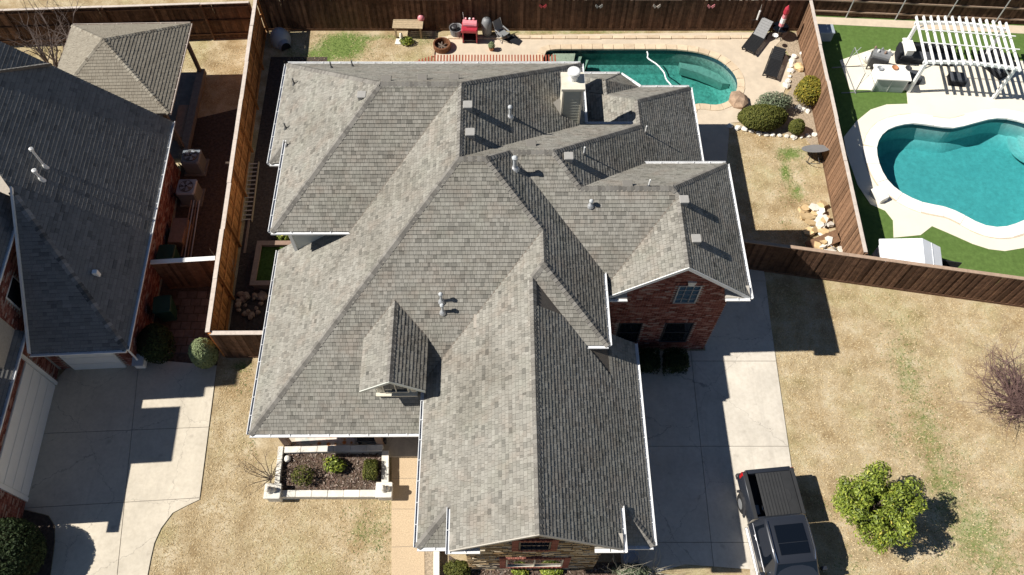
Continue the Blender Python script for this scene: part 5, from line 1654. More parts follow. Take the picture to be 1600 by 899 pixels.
t = thing("potted_plant", (-0.526, 31.269, 0.000), "small round green plant in a pot on the deck before the red slats", "plant")
m = MB(); m.lathe((0, 0, 0), [(.1, 0), (.15, .22), (.16, .24), (.12, .22), (0, .2)], 14); m.build("pot", "terracotta", t)
PLANT_SPOTS = [(t, (0, 0, .34), (.17, .17, .16), 220, .05, "leaf_sage")]

# red slatted shade frame behind the house
t = thing("slatted_arbor", (-4.0, 26.6, 0), "low red slatted arbor behind the rear gutter", "arbor")
for k in range(45):
    m = MB(); x = .08 + k * .146
    m.box((x, -1.0, 2.47), (x + .06, 1.72 - (.0 if k > 5 else .06 * (5 - k)), 2.56)); m.build("slat", "red_slat", t)
for y in (-.6, .55, 1.35):
    m = MB(); m.box((-.12, y - .04, 2.32), (6.65, y + .04, 2.466)); m.build("beam", "red_slat", t)
for x in (.1, 3.2, 6.4):
    m = MB(); m.box((x - .06, 1.28, 0), (x + .06, 1.42, 2.318)); m.build("post", "red_slat", t)
o = MB(); o.tube([(-2.9 + .25 * j, 27.55 + .09 * math.sin(j * 1.1), 2.585) for j in range(11)], .022, 6); tag(o.build("garden_hose", "terracotta"), "orange hose lying along the top of the red slatted arbor", "hose")

# pool cleaner hose
pts = [(7.601, 31.275, -0.100), (7.595, 30.860, -0.100), (7.831, 30.541, -0.100), (8.165, 30.223, -0.100), (8.317, 29.774, -0.100), (8.458, 29.242, -0.100), (8.635, 28.759, -0.100), (8.787, 28.369, -0.100)]
sm = []
for i in range(len(pts) - 1):
    a, b2 = Vector(pts[i]), Vector(pts[i + 1])
    for k in range(4):
        sm.append(tuple(a.lerp(b2, k / 4) + Vector((.03 * math.sin((i * 4 + k) * .9), 0, 0))))
o = MB(); o.tube(sm, .035, 7); tag(o.build("pool_hose", "hose_white"), "white cleaner hose floating on the dark pool", "hose")
for px, lab in (((11.102, 31.016, -0.300), "white round light fitting on the pool bench"), ((11.373, 30.490, -1.200), "small white drain fitting deep in the dark pool")):
    o = MB(); o.lathe(px, [(.09, 0), (.09, .03), (.05, .05), (0, .05)], 12); tag(o.build("pool_fitting", "pvc_white"), lab, "fitting")

# loungers
def lounger(p_foot, p_head, label, back_mat, back_up):
    a, b2 = Vector(p_foot), Vector(p_head)
    d = b2 - a
    L = 1.95
    t = thing("sun_lounger", (a.x, a.y, 0), label, "lounger", None, math.atan2(d.y, d.x))
    w = .34
    for y in (-w, w):
        m = MB(); m.box((0, y - .025, .28), (L, y + .025, .34)); m.build("side_rail", "lounger_black", t)
    for k in range(13):
        m = MB(); m.box((.03 + k * .095, -w + .03, .31), (.105 + k * .095, w - .03, .335)); m.build("slat", "lounger_black", t)
    # raised back
    m = MB(); m.slab([(1.22, -w + .03, .33), (L - .02, -w + .03, .33 + back_up), (L - .02, w - .03, .33 + back_up), (1.22, w - .03, .33)][::1], .02); bk = m.build("backrest", back_mat, t)
    for k in range(7):
        u0 = k / 7
        x0, z0 = 1.23 + (L - 1.26) * u0, .335 + back_up * u0
        x1, z1 = 1.23 + (L - 1.26) * (u0 + .1), .335 + back_up * (u0 + .1)
        m = MB(); m.slab([(x0, -w + .04, z0 + .012), (x1, -w + .04, z1 + .012), (x1, w - .04, z1 + .012), (x0, w - .04, z0 + .012)], .02); m.build("slat", back_mat, bk)
    for x in (.2, 1.6):
        for y in (-w, w):
            m = MB(); m.box((x - .03, y - .03, 0), (x + .03, y + .03, .279)); m.build("leg", "lounger_black", t)
la, lb = (12.726, 30.937), (14.077, 32.814)
lounger((la[0], la[1]), (lb[0], lb[1]), "black slatted lounger with its grey back raised, nearer the back fence", "lounger_grey", .62)
la, lb = (13.559, 29.138), (14.479, 31.212)
lounger((la[0], la[1]), (lb[0], lb[1]), "black slatted lounger lying nearly flat beside the rock edging", "lounger_black", .22)
t = thing("glass_table", (14.558, 32.242, 0.000), "small round dark glass table between the loungers", "table")
m = MB(); m.lathe((0, 0, .66), [(.42, 0), (.42, .02), (0, .021)], 24); m.build("top", "truck_glass", t)
for k in range(4):
    a = k * math.pi / 2 + .4
    m = MB(); m.tube([(.12 * math.cos(a), .12 * math.sin(a), .66), (.32 * math.cos(a), .32 * math.sin(a), 0)], .018, 6); m.build("leg", "dark_metal", t)
t = thing("closed_umbrella", (14.457, 32.053, 0.000), "closed red and white striped umbrella standing in the glass table", "umbrella")
m = MB(); m.tube([(0, 0, 0), (0, 0, 2.25)], .022, 8); m.build("pole", "galv", t)
m = MB(); m.lathe((0, 0, .95), [(.13, 0), (.12, .3), (.11, .75)], 10); m.build("folded_canopy", "plastic_pink", t)
m = MB(); m.lathe((0, 0, 1.15), [(.135, 0), (.128, .3)], 10); m.build("canopy_band", "white_paint", t)
m = MB(); m.lathe((0, 0, 1.7), [(.12, 0), (.15, .1), (.13, .35), (.02, .55), (0, .56)], 10); m.build("canopy_top", "plastic_red", t)
t = thing("white_bowl", (14.132, 31.547, 0.690), "white bowl on the small round glass table", "bowl")
m = MB(); m.lathe((0, 0, 0), [(.07, 0), (.15, .08), (.14, .085), (.05, .02)], 14); m.build("bowl_body", "pvc_white", t)
t = thing("hanging_bird_feeder", (13.35, 32.66, 0.75), "white hanging feeder on the back fence left of the loungers", "feeder")
m = MB(); m.tube([(0, 0, .05), (0, 0, .62)], .05, 8); m.build("tube_body", "pvc_white", t)
m = MB(); m.tube([(0, 0, .62), (0, .04, .98)], .012, 5); m.build("hanger", "galv", t)
m = MB(); m.tube([(-.3, 0, .02), (.3, 0, .02)], .012, 5); m.build("perch", "dark_metal", t)
for i, (u, lab, col) in enumerate(((926, "grey butterfly ornament on the back fence above the middle of the pool", "vent_grey"), (1014, "small pale leaf ornament on the back fence", "fence_cap"), (1097, "pinkish ornament on the back fence left of the feeder", "plastic_pink"), (841, "red ornament on the back fence above the pool shelf", "plastic_red"))):
    x = 32.5 / 1246 * 0 + (u - 800) * .0337 + .75
    o = MB()
    for s_ in (-1, 1):
        o.mesh([(0, 0, 0), (s_ * .16, -.01, .16), (s_ * .2, -.01, .03), (s_ * .08, -.01, -.12), (0, -.025, 0), (s_ * .16, -.03, .16), (s_ * .2, -.03, .03), (s_ * .08, -.03, -.12)], [(0, 1, 2, 3), (4, 7, 6, 5), (0, 4, 5, 1), (1, 5, 6, 2), (2, 6, 7, 3)])
    o = o.build("fence_ornament", col); o.location = (x, 32.70, 1.62); tag(o, lab, "ornament")

# overturned round mesh table on the side lawn
t = thing("metal_table", (14.813, 24.173, 0.000), "grey metal mesh table tipped against the sunlit fence", "table", None, math.radians(10))
m = MB()
R_ = Matrix.Translation((0, 0, .62)) @ Matrix.Rotation(math.radians(-36), 4, 'X')
d_ = MB(); d_.lathe((0, 0, 0), [(0, 0), (.62, 0), (.64, .03), (.60, .035), (0, .03)], 26); d_.xform(R_); d_.build("top", "plastic_grey", t)
for k in range(4):
    a = k * math.pi / 2
    q = MB(); q.tube([(.15 * math.cos(a), .15 * math.sin(a), -.02), (.4 * math.cos(a), .4 * math.sin(a), -.62)], .02, 6); q.xform(R_); q.build("leg", "dark_metal", t)
q = MB(); q.tube([(.4 * math.cos(j * .393), .4 * math.sin(j * .393), -.6) for j in range(17)], .016, 5, cap=False); q.xform(R_); q.build("foot_ring", "dark_metal", t)

# ---- right neighbour's garden
pr = thing("pergola", (22.75, 29.45, 0), "white slatted pergola over black garden seating at the upper right", "pergola", None, math.radians(-6))
def arc(x):
    return 2.12 + .16 * math.cos(x / 2.25 * math.pi / 2)
for y in (-1.35, 1.35):
    m = MB()
    pts = [(-2.25 + .45 * k, y, arc(-2.25 + .45 * k)) for k in range(11)]
    for i in range(10):
        a, b2 = pts[i], pts[i + 1]
        m.mesh([(a[0], y - .05, a[2] - .16), (b2[0], y - .05, b2[2] - .16), (b2[0], y + .05, b2[2] - .16), (a[0], y + .05, a[2] - .16), (a[0], y - .05, a[2]), (b2[0], y - .05, b2[2]), (b2[0], y + .05, b2[2]), (a[0], y + .05, a[2])],
               [(0, 3, 2, 1), (4, 5, 6, 7), (0, 1, 5, 4), (2, 3, 7, 6), (1, 2, 6, 5), (3, 0, 4, 7)])
    m.build("beam", "white_paint", pr)
for k in range(14):
    x = -2.2 + k * .338
    m = MB(); m.box((x - .035, -1.65, arc(x) + .004), (x + .035, 1.65, arc(x) + .12)); m.build("rafter", "white_paint", pr)
for k in range(2):
    m = MB(); m.box((-2.3, -.45 + k * .9, arc(0) + .13), (2.3, -.40 + k * .9, arc(0) + .16)); m.build("purlin", "white_paint", pr)
for x in (-2.1, 2.1):
    for y in (-1.35, 1.35):
        m = MB(); m.bbox((x - .075, y - .075, 0), (x + .075, y + .075, arc(x) - .17), .015); m.build("post", "white_paint", pr)
        s_ = -1 if x > 0 else 1
        m = MB(); m.tube([(x, y, 1.55), (x + s_ * .4, y, 1.95)], .035, 4); m.build("brace", "white_paint", pr)
def sofa(x, y, rz, n, label):
    t = thing("garden_sofa", (x, y, 0), label, "sofa", None, math.radians(rz))
    L = .72 * n
    m = MB(); m.bbox((-L / 2 - .12, -.4, .05), (L / 2 + .12, .42, .3), .03); m.build("base", "black_fabric", t)
    m = MB(); m.bbox((-L / 2 - .12, .28, .302), (L / 2 + .12, .44, .78), .04); m.build("backrest", "black_fabric", t)
    for s_ in (-1, 1):
        m = MB(); m.bbox((s_ * (L / 2 + .06) - .07, -.38, .302), (s_ * (L / 2 + .06) + .07, .27, .6), .03); m.build("armrest", "black_fabric", t)
    for k in range(n):
        m = MB(); m.bbox((-L / 2 + k * .72 + .01, -.38, .302), (-L / 2 + (k + 1) * .72 - .01, .26, .44), .04); m.build("seat_cushion", "grey_cushion", t)
        m = MB(); m.bbox((-L / 2 + k * .72 + .03, .12, .442), (-L / 2 + (k + 1) * .72 - .03, .27, .82), .04); m.build("back_cushion", "black_fabric", t)
sofa(22.1, 30.55, -5, 3, "long black sofa under the pergola")
sofa(25.3, 30.0, -60, 2, "shorter black sofa at the right edge under the pergola")
for x, y, lab in ((20.85, 29.15, "dark cube ottoman beside the left pergola post"), (23.1, 29.0, "dark cube ottoman under the middle of the pergola rafters")):
    t = thing("ottoman", (x, y, 0), lab, "ottoman", None, math.radians(-8))
    m = MB(); m.bbox((-.4, -.32, .04), (.4, .32, .34), .03); m.build("base", "black_fabric", t)
    m = MB(); m.bbox((-.39, -.31, .342), (.39, .31, .44), .05); m.build("cushion", "grey_cushion", t)
t = thing("black_garden_chair", (20.75, 30.55, 0), "black armchair at the left end of the pergola sofa", "chair", None, math.radians(80))
m = MB(); m.bbox((-.38, -.35, .1), (.38, .38, .42), .03); m.build("seat", "black_fabric", t)
m = MB(); m.bbox((-.38, .28, .422), (.38, .44, .85), .04); m.build("backrest", "black_fabric", t)
for s_ in (-1, 1):
    m = MB(); m.bbox((s_ * .36 - .06, -.34, .422), (s_ * .36 + .06, .27, .62), .03); m.build("armrest", "black_fabric", t)
t = thing("stone_planter_column", (20.761, 30.654, 0.000), "white square column planter at the left foot of the pergola", "planter")
m = MB(); m.bbox((-.2, -.42, 0), (.2, .42, .95), .03); m.build("column", "stucco_white", t)
m = MB(); m.bbox((-.24, -.46, .952), (.24, .46, 1.0), .02); m.build("cap", "stucco_white", t)
t = thing("outdoor_counter", (19.45, 28.75, 0), "white outdoor kitchen counter with a grey front beside the pergola", "counter", None, math.radians(-4))
m = MB(); m.box((-.78, -.42, 0), (.78, .45, .88)); m.build("body", "stucco_white", t)
m = MB(); m.bbox((-.86, -.5, .882), (.86, .53, .95), .02); m.build("worktop", "stucco_white", t)
m = MB(); m.box((-.7, -.44, .06), (.72, -.423, .84)); m.build("front_panel", "counter_glass", t)
for x in (-.02,):
    m = MB(); m.box((x - .008, -.452, .08), (x + .008, -.442, .82)); m.build("panel_gap", "stucco_white", t)
t = thing("gas_grill", (19.2, 30.0, 0), "dark cluttered grill behind the white counter", "grill", None, math.radians(-20))
m = MB(); m.bbox((-.45, -.3, .3), (.45, .3, .85), .04); m.build("firebox", "dark_metal", t)
m = MB(); m.tube([(-.42, .0, .9), (.42, .0, .9)], .26, 12); m.build("hood", "plastic_grey", t)
for k in range(6):
    m = MB(); m.lathe((-.4 + k * .17, .1 * (-1) ** k, 1.1), [(.05, 0), (.06, .12), (0, .2)], 8); m.build("bottle", ["wood_pink", "pvc_white", "plastic_grey"][k % 3], t)
for x in (-.4, .4):
    for y in (-.25, .25):
        m = MB(); m.box((x - .03, y - .03, 0), (x + .03, y + .03, .3)); m.build("leg", "dark_metal", t)
t = thing("plastic_bags", (18.95, 30.45, .0), "white plastic bags heaped on the deck behind the grill", "bags")
m = rock_mesh(.42, 77, 1, .8, .9); m.v = [(x, y, z + .3) for x, y, z in m.v]; m.build("bag", "pvc_white", t, smooth=True)
for p, lab, mt in (((19.616, 29.025, 0.950), "round terracotta bowl on the white counter", "terracotta"), ((18.867, 28.983, 0.950), "small grey dish on the left end of the white counter", "galv"), ((20.280, 28.981, 0.950), "small dark dish on the right end of the white counter", "dark_metal")):
    t = thing("dish", p, lab, "bowl")
    m = MB(); m.lathe((0, 0, .0), [(.08, 0), (.17, .07), (.16, .08), (.05, .025)], 16); m.build("dish_body", mt, t)
t = thing("drying_rack", (17.75, 29.3, 0), "thin metal clothes drying rack left of the white counter", "drying rack", None, math.radians(4))
m = MB(); m.tube([(0, -1.1, .03), (0, 1.0, .03)], .03, 6); m.build("base_bar", "plastic_grey", t)
for y in (-1.0, .75):
    m = MB(); m.tube([(-.7, y, .03), (.75, y, .03)], .028, 6); m.build("foot", "plastic_grey", t)
    m = MB(); m.tube([(0, y, .02), (0, y, 1.35)], .024, 6); m.build("upright", "plastic_grey", t)
    m = MB(); m.tube([(0, y, .6), (.5, y + .25, 1.1)], .014, 6); m.build("arm", "galv", t)
m = MB(); m.tube([(0, -1.0, 1.35), (0, .75, 1.35)], .016, 6); m.build("top_bar", "galv", t)
t = thing("garden_shed", (17.35, 17.75, 0), "white resin shed with a pitched roof by the slanting fence", "shed", None, math.radians(-10))
m = MB(); m.box((-1.15, -.62, 0), (1.15, .62, 1.35)); m.build("wall", "shed_white", t)
for s_, poly in ((-1, [(-1.25, -.72, 1.28), (.35, -.72, 1.75), (.35, .72, 1.75), (-1.25, .72, 1.28)]), (1, [(.353, -.72, 1.75), (1.3, -.72, 1.3), (1.3, .72, 1.3), (.353, .72, 1.75)])):
    m = MB(); m.slab(poly, .07); r_ = m.build("roof_panel", "shed_white", t)
    for k in range(1):
        u0 = (k + .5) / 1
        xa = poly[0][0] + (poly[1][0] - poly[0][0]) * u0; za = poly[0][2] + (poly[1][2] - poly[0][2]) * u0
        q = MB(); q.box((xa - .012, -.71, za + .002), (xa + .012, .71, za + .018)); q.build("roof_rib", "shed_white", r_)
for y in (-.3, .02):
    m = MB(); m.box((-1.17, y, .05), (-1.152, y + .28, 1.2)); m.build("door", "shed_white", t)
for k in range(4):
    o = MB(); o.tube([(0, 0, 0), (0, 0, .75)], .02, 6); o = o.build("garden_stake", "pvc_white")
    o.location = (19.85 + .42 * k, 17.05 - .1 * k, 0); tag(o, "white stake behind the slanting fence, %s from the shed" % ORD[k], "stake", "white stakes behind the slanting fence")
t = thing("black_bench", (19.3, 17.6, 0), "black folding bench just right of the white shed", "bench", None, math.radians(-10))
m = MB(); m.bbox((-.45, -.2, .4), (.45, .2, .45), .02); m.build("seat", "dark_metal", t)
m = MB(); m.bbox((-.45, .18, .46), (.45, .22, .85), .01); m.build("backrest", "dark_metal", t)
for x in (-.4, .4):
    m = MB(); m.box((x - .02, -.18, 0), (x + .02, .18, .4)); m.build("leg", "dark_metal", t)
t = thing("storage_box", (16.95, 32.2, 0), "bluish storage box in the shaded corner behind the sunlit fence", "box")
m = MB(); m.bbox((-.4, -.3, 0), (.4, .3, .55), .03); m.build("body", "plastic_blue_grey", t)
m = MB(); m.bbox((-.43, -.33, .552), (.43, .33, .62), .03); m.build("lid", "plastic_blue_grey", t)

# ---- front planter wall with piers
t = thing("planter_wall", (-6.5, 8.9, 0), "low white limestone wall round the mulch bed by the porch", "wall")
def wall_run(x0, y0, x1, y1, w, h):
    L = math.hypot(x1 - x0, y1 - y0); a = math.atan2(y1 - y0, x1 - x0)
    M_ = Matrix.Translation((x0, y0, 0)) @ Matrix.Rotation(a, 4, 'Z')
    m = MB(); m.box((0, -w * .42, 0), (L, w * .42, h - .07), M=M_); m.build("wall_core", "limestone", t, offset=(-6.5, 8.9, 0))
    k = max(1, round(L / .62)); st = L / k
    for i in range(k):
        m = MB(); m.bbox((i * st + .004, -w / 2 * RND.uniform(.95, 1.05), h - .068), ((i + 1) * st - .004, w / 2 * RND.uniform(.95, 1.05), h + RND.uniform(-.006, .006)), .015, M=M_); m.build("coping_stone", "limestone", t, offset=(-6.5, 8.9, 0))
wall_run(-8.35, 9.76, -4.6, 9.82, .24, .42); wall_run(-8.45, 8.3, -8.5, 9.9, .2, .42); wall_run(-8.3, 8.08, -4.75, 8.06, .26, .42); wall_run(-4.42, 8.35, -4.5, 9.7, .26, .42)
for x, y in ((-8.52, 8.12), (-4.42, 8.14)):
    m = MB(); m.bbox((x - .26, y - .24, 0), (x + .26, y + .24, .55), .02); p_ = m.build("pier", "limestone", t, offset=(-6.5, 8.9, 0))
    m = MB(); m.bbox((x - .31, y - .29, .552), (x + .31, y + .29, .63), .03); m.build("pier_cap", "limestone", p_, offset=(-6.5, 8.9, 0))
for x, y, lab in ((-8.62, 8.12, "pale lion-like statue on the left pier of the planter wall"), (-4.42, 8.14, "small stone lantern on the right pier of the planter wall")):
    s_ = thing("pier_ornament", (x, y, .63), lab, "statue")
    m = MB(); m.lathe((0, 0, 0), [(.12, 0), (.13, .06), (.07, .1), (.11, .22), (.09, .32), (0, .38)], 12); m.build("figure", "limestone", s_, smooth=True)
    m = MB(); m.lathe((.14, .02, 0), [(.09, 0), (.1, .12), (.05, .22), (0, .25)], 10); m.build("side_figure", "limestone", s_, smooth=True)
o = MB(); o.lathe((-8.220, 9.444, 0.200), [(0, -.02), (.12, .02), (.14, .1), (.08, .17), (0, .19)], 12); tag(o.build("white_garden_stone", "limestone", smooth=True), "round white stone at the left end of the mulch bed", "stone")
# printed rug on the porch
m, nt, b = new_mat("rug_floral", 0.95, 0.1)
pos = objcoord(nt)
vo = nt.nodes.new("ShaderNodeTexVoronoi"); vo.inputs['Scale'].default_value = 4.5; nt.links.new(pos, vo.inputs['Vector'])
rr_ = ramp(nt, [(0.0, (0.55, 0.10, 0.06)), (0.28, (0.62, 0.30, 0.10)), (0.42, (0.70, 0.60, 0.52)), (0.8, (0.72, 0.62, 0.56))]); nt.links.new(vo.outputs['Distance'], rr_.inputs[0])
hs = nt.nodes.new("ShaderNodeTexNoise"); hs.inputs['Scale'].default_value = 3.0; nt.links.new(pos, hs.inputs['Vector'])
f_ = ramp(nt, [(0.5, (0, 0, 0)), (0.6, (1, 1, 1))]); nt.links.new(hs.outputs[0], f_.inputs[0])
nt.links.new(mix_rgb(nt, math_n(nt, 'MULTIPLY', f_.outputs[0], .5), rr_.outputs[0], (0.25, 0.42, 0.40)), b.inputs['Base Color'])
o = MB(); o.box((-8.05, 9.98, .142), (-5.75, 11.2, .152)); tag(o.build("porch_rug", "rug_floral"), "pale rug with orange flowers on the front porch", "rug")
t = thing("porch_bench", (-5.05, 10.25, .14), "dark wooden bench on the front porch right of the flowered rug", "bench")
m = MB(); m.bbox((-.55, -.25, .38), (.55, .25, .44), .02); m.build("seat", "dark_metal", t)
m = MB(); m.bbox((-.55, .22, .45), (.55, .28, .9), .02); m.build("backrest", "dark_metal", t)
for x in (-.5, .5):
    m = MB(); m.box((x - .03, -.22, 0), (x + .03, .22, .38)); m.build("leg", "dark_metal", t)
t = thing("white_curb", (-2.401, 5.517, 0.000), "white concrete curb block beside the gravel by the front walkway", "curb", None, math.radians(92))
m = MB(); m.bbox((-.7, -.11, 0), (.7, .11, .3), .02); m.build("block", "limestone", t)
t = thing("plant_pot", (4.593, 5.663, 0.000), "pale round planter pot in the shade at the corner of the front bed", "pot")
m = MB(); m.lathe((0, 0, 0), [(.2, 0), (.28, .38), (.31, .4), (.26, .38), (.22, .3), (0, .28)], 16); m.build("pot_body", "plastic_blue_grey", t)

# ------------------------------------------------------------------ shrubs, trees, grass
def leaf_cloud(mb, c, rad, n, size, rng, shell=.55, lumps=0, flat=0.0, square=False):
    """small bent leaves through a crown; lumps pushes the outline in and out"""
    bumps = [(Vector((rng.gauss(0, 1), rng.gauss(0, 1), rng.gauss(0, 1))).normalized(), rng.uniform(-.28, .22)) for _ in range(lumps)]
    for _ in range(n):
        d = Vector((rng.gauss(0, 1), rng.gauss(0, 1), rng.gauss(0, 1)))
        if d.length < 1e-6:
            continue
        d.normalize()
        if d.z < -.55:
            d.z = -d.z * .5
            d.normalize()
        k = 1.0
        for b_, s in bumps:
            t = d.dot(b_)
            if t > .6:
                k += s * (t - .6) / .4
        if square:
            mx = max(abs(d.x), abs(d.y), abs(d.z))
            k *= .82 / max(mx, .6)
        r = k * (shell + (1 - shell) * rng.random() ** .5)
        p = Vector((c[0] + d.x * rad[0] * r, c[1] + d.y * rad[1] * r, c[2] + d.z * rad[2] * r))
        nrm = (d + Vector((rng.gauss(0, .5), rng.gauss(0, .5), rng.gauss(0, .5) + .25))).normalized()
        a = nrm.orthogonal().normalized()
        a = (a * math.cos(rng.uniform(0, 6.28)) + nrm.cross(a) * math.sin(rng.uniform(0, 6.28))).normalized()
        b2 = nrm.cross(a)
        s = size * rng.uniform(.6, 1.3)
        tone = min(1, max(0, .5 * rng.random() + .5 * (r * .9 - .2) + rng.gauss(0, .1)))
        mb.mesh([p - a * s, p + b2 * s * .45 + nrm * s * .12, p + a * s, p - b2 * s * .45 + nrm * s * .12], [(0, 1, 2), (0, 2, 3)], tone)

def shrub(name, loc, rad, n, size, mat, label, cat="shrub", lumps=8, shell=.6, stems=4, zc=None, square=False, seed=0, group=None):
    rng = random.Random(seed + int(abs(loc[0]) * 100) + int(abs(loc[1]) * 10))
    t = thing(name, (loc[0], loc[1], loc[2] if len(loc) > 2 else 0), label, cat, group)
    zc = zc if zc is not None else rad[2] * .9
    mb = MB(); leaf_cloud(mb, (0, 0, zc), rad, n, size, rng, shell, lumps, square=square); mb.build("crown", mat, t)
    if shell >= .75:  # solid dark core added inside the leaves to block light through the crown
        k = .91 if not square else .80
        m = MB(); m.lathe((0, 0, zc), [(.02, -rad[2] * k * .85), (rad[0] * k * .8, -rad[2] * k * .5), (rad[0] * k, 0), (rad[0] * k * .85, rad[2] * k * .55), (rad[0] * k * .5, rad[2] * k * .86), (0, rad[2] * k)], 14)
        m.v = [(x, y * rad[1] / rad[0], z) for x, y, z in m.v]; m.build("light_block_core", "inner_shade", t)
    for k in range(stems):
        a = rng.uniform(0, 6.28)
        m = MB(); m.tube([(0.05 * math.cos(a), .05 * math.sin(a), 0), (rad[0] * .3 * math.cos(a), rad[1] * .3 * math.sin(a), zc * .6), (rad[0] * .6 * math.cos(a), rad[1] * .6 * math.sin(a), zc)], [.03, .02, .008], 5); m.build("stem", "bark", t)
    return t

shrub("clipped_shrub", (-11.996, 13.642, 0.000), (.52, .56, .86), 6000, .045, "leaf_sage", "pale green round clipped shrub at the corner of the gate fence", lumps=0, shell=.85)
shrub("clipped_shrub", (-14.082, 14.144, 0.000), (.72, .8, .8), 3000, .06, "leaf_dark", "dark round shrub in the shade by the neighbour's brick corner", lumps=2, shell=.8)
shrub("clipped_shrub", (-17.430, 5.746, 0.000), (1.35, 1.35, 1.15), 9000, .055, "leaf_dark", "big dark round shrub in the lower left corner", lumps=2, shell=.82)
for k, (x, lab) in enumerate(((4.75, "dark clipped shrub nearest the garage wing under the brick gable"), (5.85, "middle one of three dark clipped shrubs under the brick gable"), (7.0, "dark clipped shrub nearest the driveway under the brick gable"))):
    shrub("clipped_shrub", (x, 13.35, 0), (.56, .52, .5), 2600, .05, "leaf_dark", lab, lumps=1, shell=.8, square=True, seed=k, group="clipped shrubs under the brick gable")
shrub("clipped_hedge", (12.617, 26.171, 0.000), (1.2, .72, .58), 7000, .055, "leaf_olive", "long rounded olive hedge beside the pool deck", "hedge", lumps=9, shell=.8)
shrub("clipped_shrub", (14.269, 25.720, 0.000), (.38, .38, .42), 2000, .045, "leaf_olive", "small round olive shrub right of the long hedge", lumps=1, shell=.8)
shrub("loose_shrub", (13.379, 27.121, 0.000), (.95, .5, .55), 2600, .06, "leaf_silver", "loose grey-green shrub behind the long hedge", lumps=10, shell=.3)
shrub("loose_shrub", (15.176, 27.666, 0.000), (.72, .72, .85), 4200, .065, "leaf_yellow", "tall yellow-green shrub against the sunlit fence", lumps=6, shell=.5)
shrub("flowering_clump", (-6.35, 9.15, .2), (.44, .38, .3), 520, .07, "leaf_bright", "bright green leafy clump in the middle of the mulch bed", lumps=12, shell=.1)
shrub("clipped_shrub", (-4.98, 8.95, .2), (.30, .46, .36), 2000, .045, "leaf_olive", "boxy olive shrub at the right end of the mulch bed", lumps=7, shell=.55, square=True)
shrub("loose_shrub", (-7.5, 8.7, .2), (.42, .4, .34), 480, .05, "leaf_olive", "dull olive shrub at the left end of the mulch bed", lumps=6, shell=.4)
shrub("ground_shrub", (-1.659, 5.335, 0.000), (.5, .35, .35), 1600, .05, "leaf_olive", "flat olive shrub by the white curb below the front gable", lumps=4, shell=.5)
shrub("ground_shrub", (1.725, 5.308, 0.000), (.42, .22, .16), 600, .06, "leaf_bright", "low yellow-green clump under the lower stone-framed window", lumps=6, shell=.3)
shrub("ground_shrub", (0.573, 5.295, 0.000), (.3, .18, .14), 350, .06, "leaf_bright", "small green clump left of the yellow-green one under the front window", lumps=6, shell=.3)
shrub("ground_shrub", (4.556, 5.220, 0.000), (.7, .3, .4), 1300, .06, "leaf_silver", "pale straggly shrub at the right end of the front bed", lumps=8, shell=.2)
shrub("ground_shrub", (-9.643, 19.666, 0.000), (.5, .4, .4), 900, .06, "leaf_bright", "green shrub behind the raised planter under the siding wall", lumps=6, shell=.4)
shrub("weed_clump", (-4.944, 31.783, 0.000), (.4, .3, .2), 500, .06, "leaf_bright", "green weeds growing round the small statue", "weeds", lumps=6, shell=.2, stems=0)
for t_, c_, r_, n_, s_, m_ in PLANT_SPOTS:
    mb = MB(); leaf_cloud(mb, c_, r_, n_, s_, random.Random(3), .5, 3); mb.build("leaves", m_, t_)

# glossy evergreen tree on the right lawn
rng = random.Random(42)
tl = (13.12, 7.05, 0)
ev = thing("evergreen_tree", tl, "bright green leafy evergreen tree on the right lawn", "tree")
m = MB(); m.tube([(0, 0, 0), (.03, .02, .8), (.0, .05, 1.6), (-.05, .05, 2.6)], [.09, .075, .06, .03], 8); m.build("trunk", "bark", ev)
crown = MB()
clumps = []
for k in range(72):
    a = rng.uniform(0, 6.28); e = rng.uniform(0, 1) ** .7
    e = math.sqrt(rng.random()); clumps.append((1.28 * e * math.cos(a), 1.28 * e * math.sin(a), 2.1 + rng.uniform(-.85, .8) * math.sqrt(max(.1, 1 - .8 * e * e))))
for c in clumps:
    m = MB(); m.tube([(0, 0, 1.0 + .4 * rng.random()), (c[0] * .5, c[1] * .5, c[2] * .75), c], [.03, .02, .006], 5); m.build("branch", "bark", ev)
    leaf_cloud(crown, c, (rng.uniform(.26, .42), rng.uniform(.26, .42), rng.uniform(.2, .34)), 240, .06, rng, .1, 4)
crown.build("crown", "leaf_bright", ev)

def twig_tree(name, loc, label, cat, mat, spread, height, n, seed, r0=.035, droop=0.0, lean=(0, 0), levels=3, group=None):
    """bare branching plant: each limb is a part, its finer twigs are joined to it"""
    rng = random.Random(seed)
    t = thing(name, loc, label, cat, group)
    def branch(mb, p, d, L, r, lv):
        pts, q, dd = [p], Vector(p), Vector(d).normalized()
        k = 4
        for i in range(k):
            dd = (dd + Vector((rng.gauss(0, .16), rng.gauss(0, .16), rng.gauss(0, .12) - droop * .1))).normalized()
            q = q + dd * (L / k)
            pts.append(tuple(q))
        mb.tube(pts, [r * (1 - .2 * i) for i in range(k + 1)], 5 if lv == levels else 4, rng.random(), cap=False)
        if lv > 0:
            for _ in range(rng.randint(3, 4) if lv > 1 else rng.randint(3, 5)):
                i = rng.randint(1, k)
                side = Vector((rng.gauss(0, 1), rng.gauss(0, 1), rng.gauss(0, .7) + .3)).normalized()
                branch(mb, pts[i], (dd * .8 + side * .75).normalized(), L * rng.uniform(.45, .7), r * .5 * (1 - .1 * i), lv - 1)
    for k in range(n):
        a = 2 * math.pi * (k + rng.random() * .6) / n
        d = Vector((math.cos(a) * spread + lean[0], math.sin(a) * spread + lean[1], height))
        mb = MB(); branch(mb, (.03 * math.cos(a), .03 * math.sin(a), 0), d, d.length * .62, r0, levels)
        mb.build("limb", mat, t)
    return t
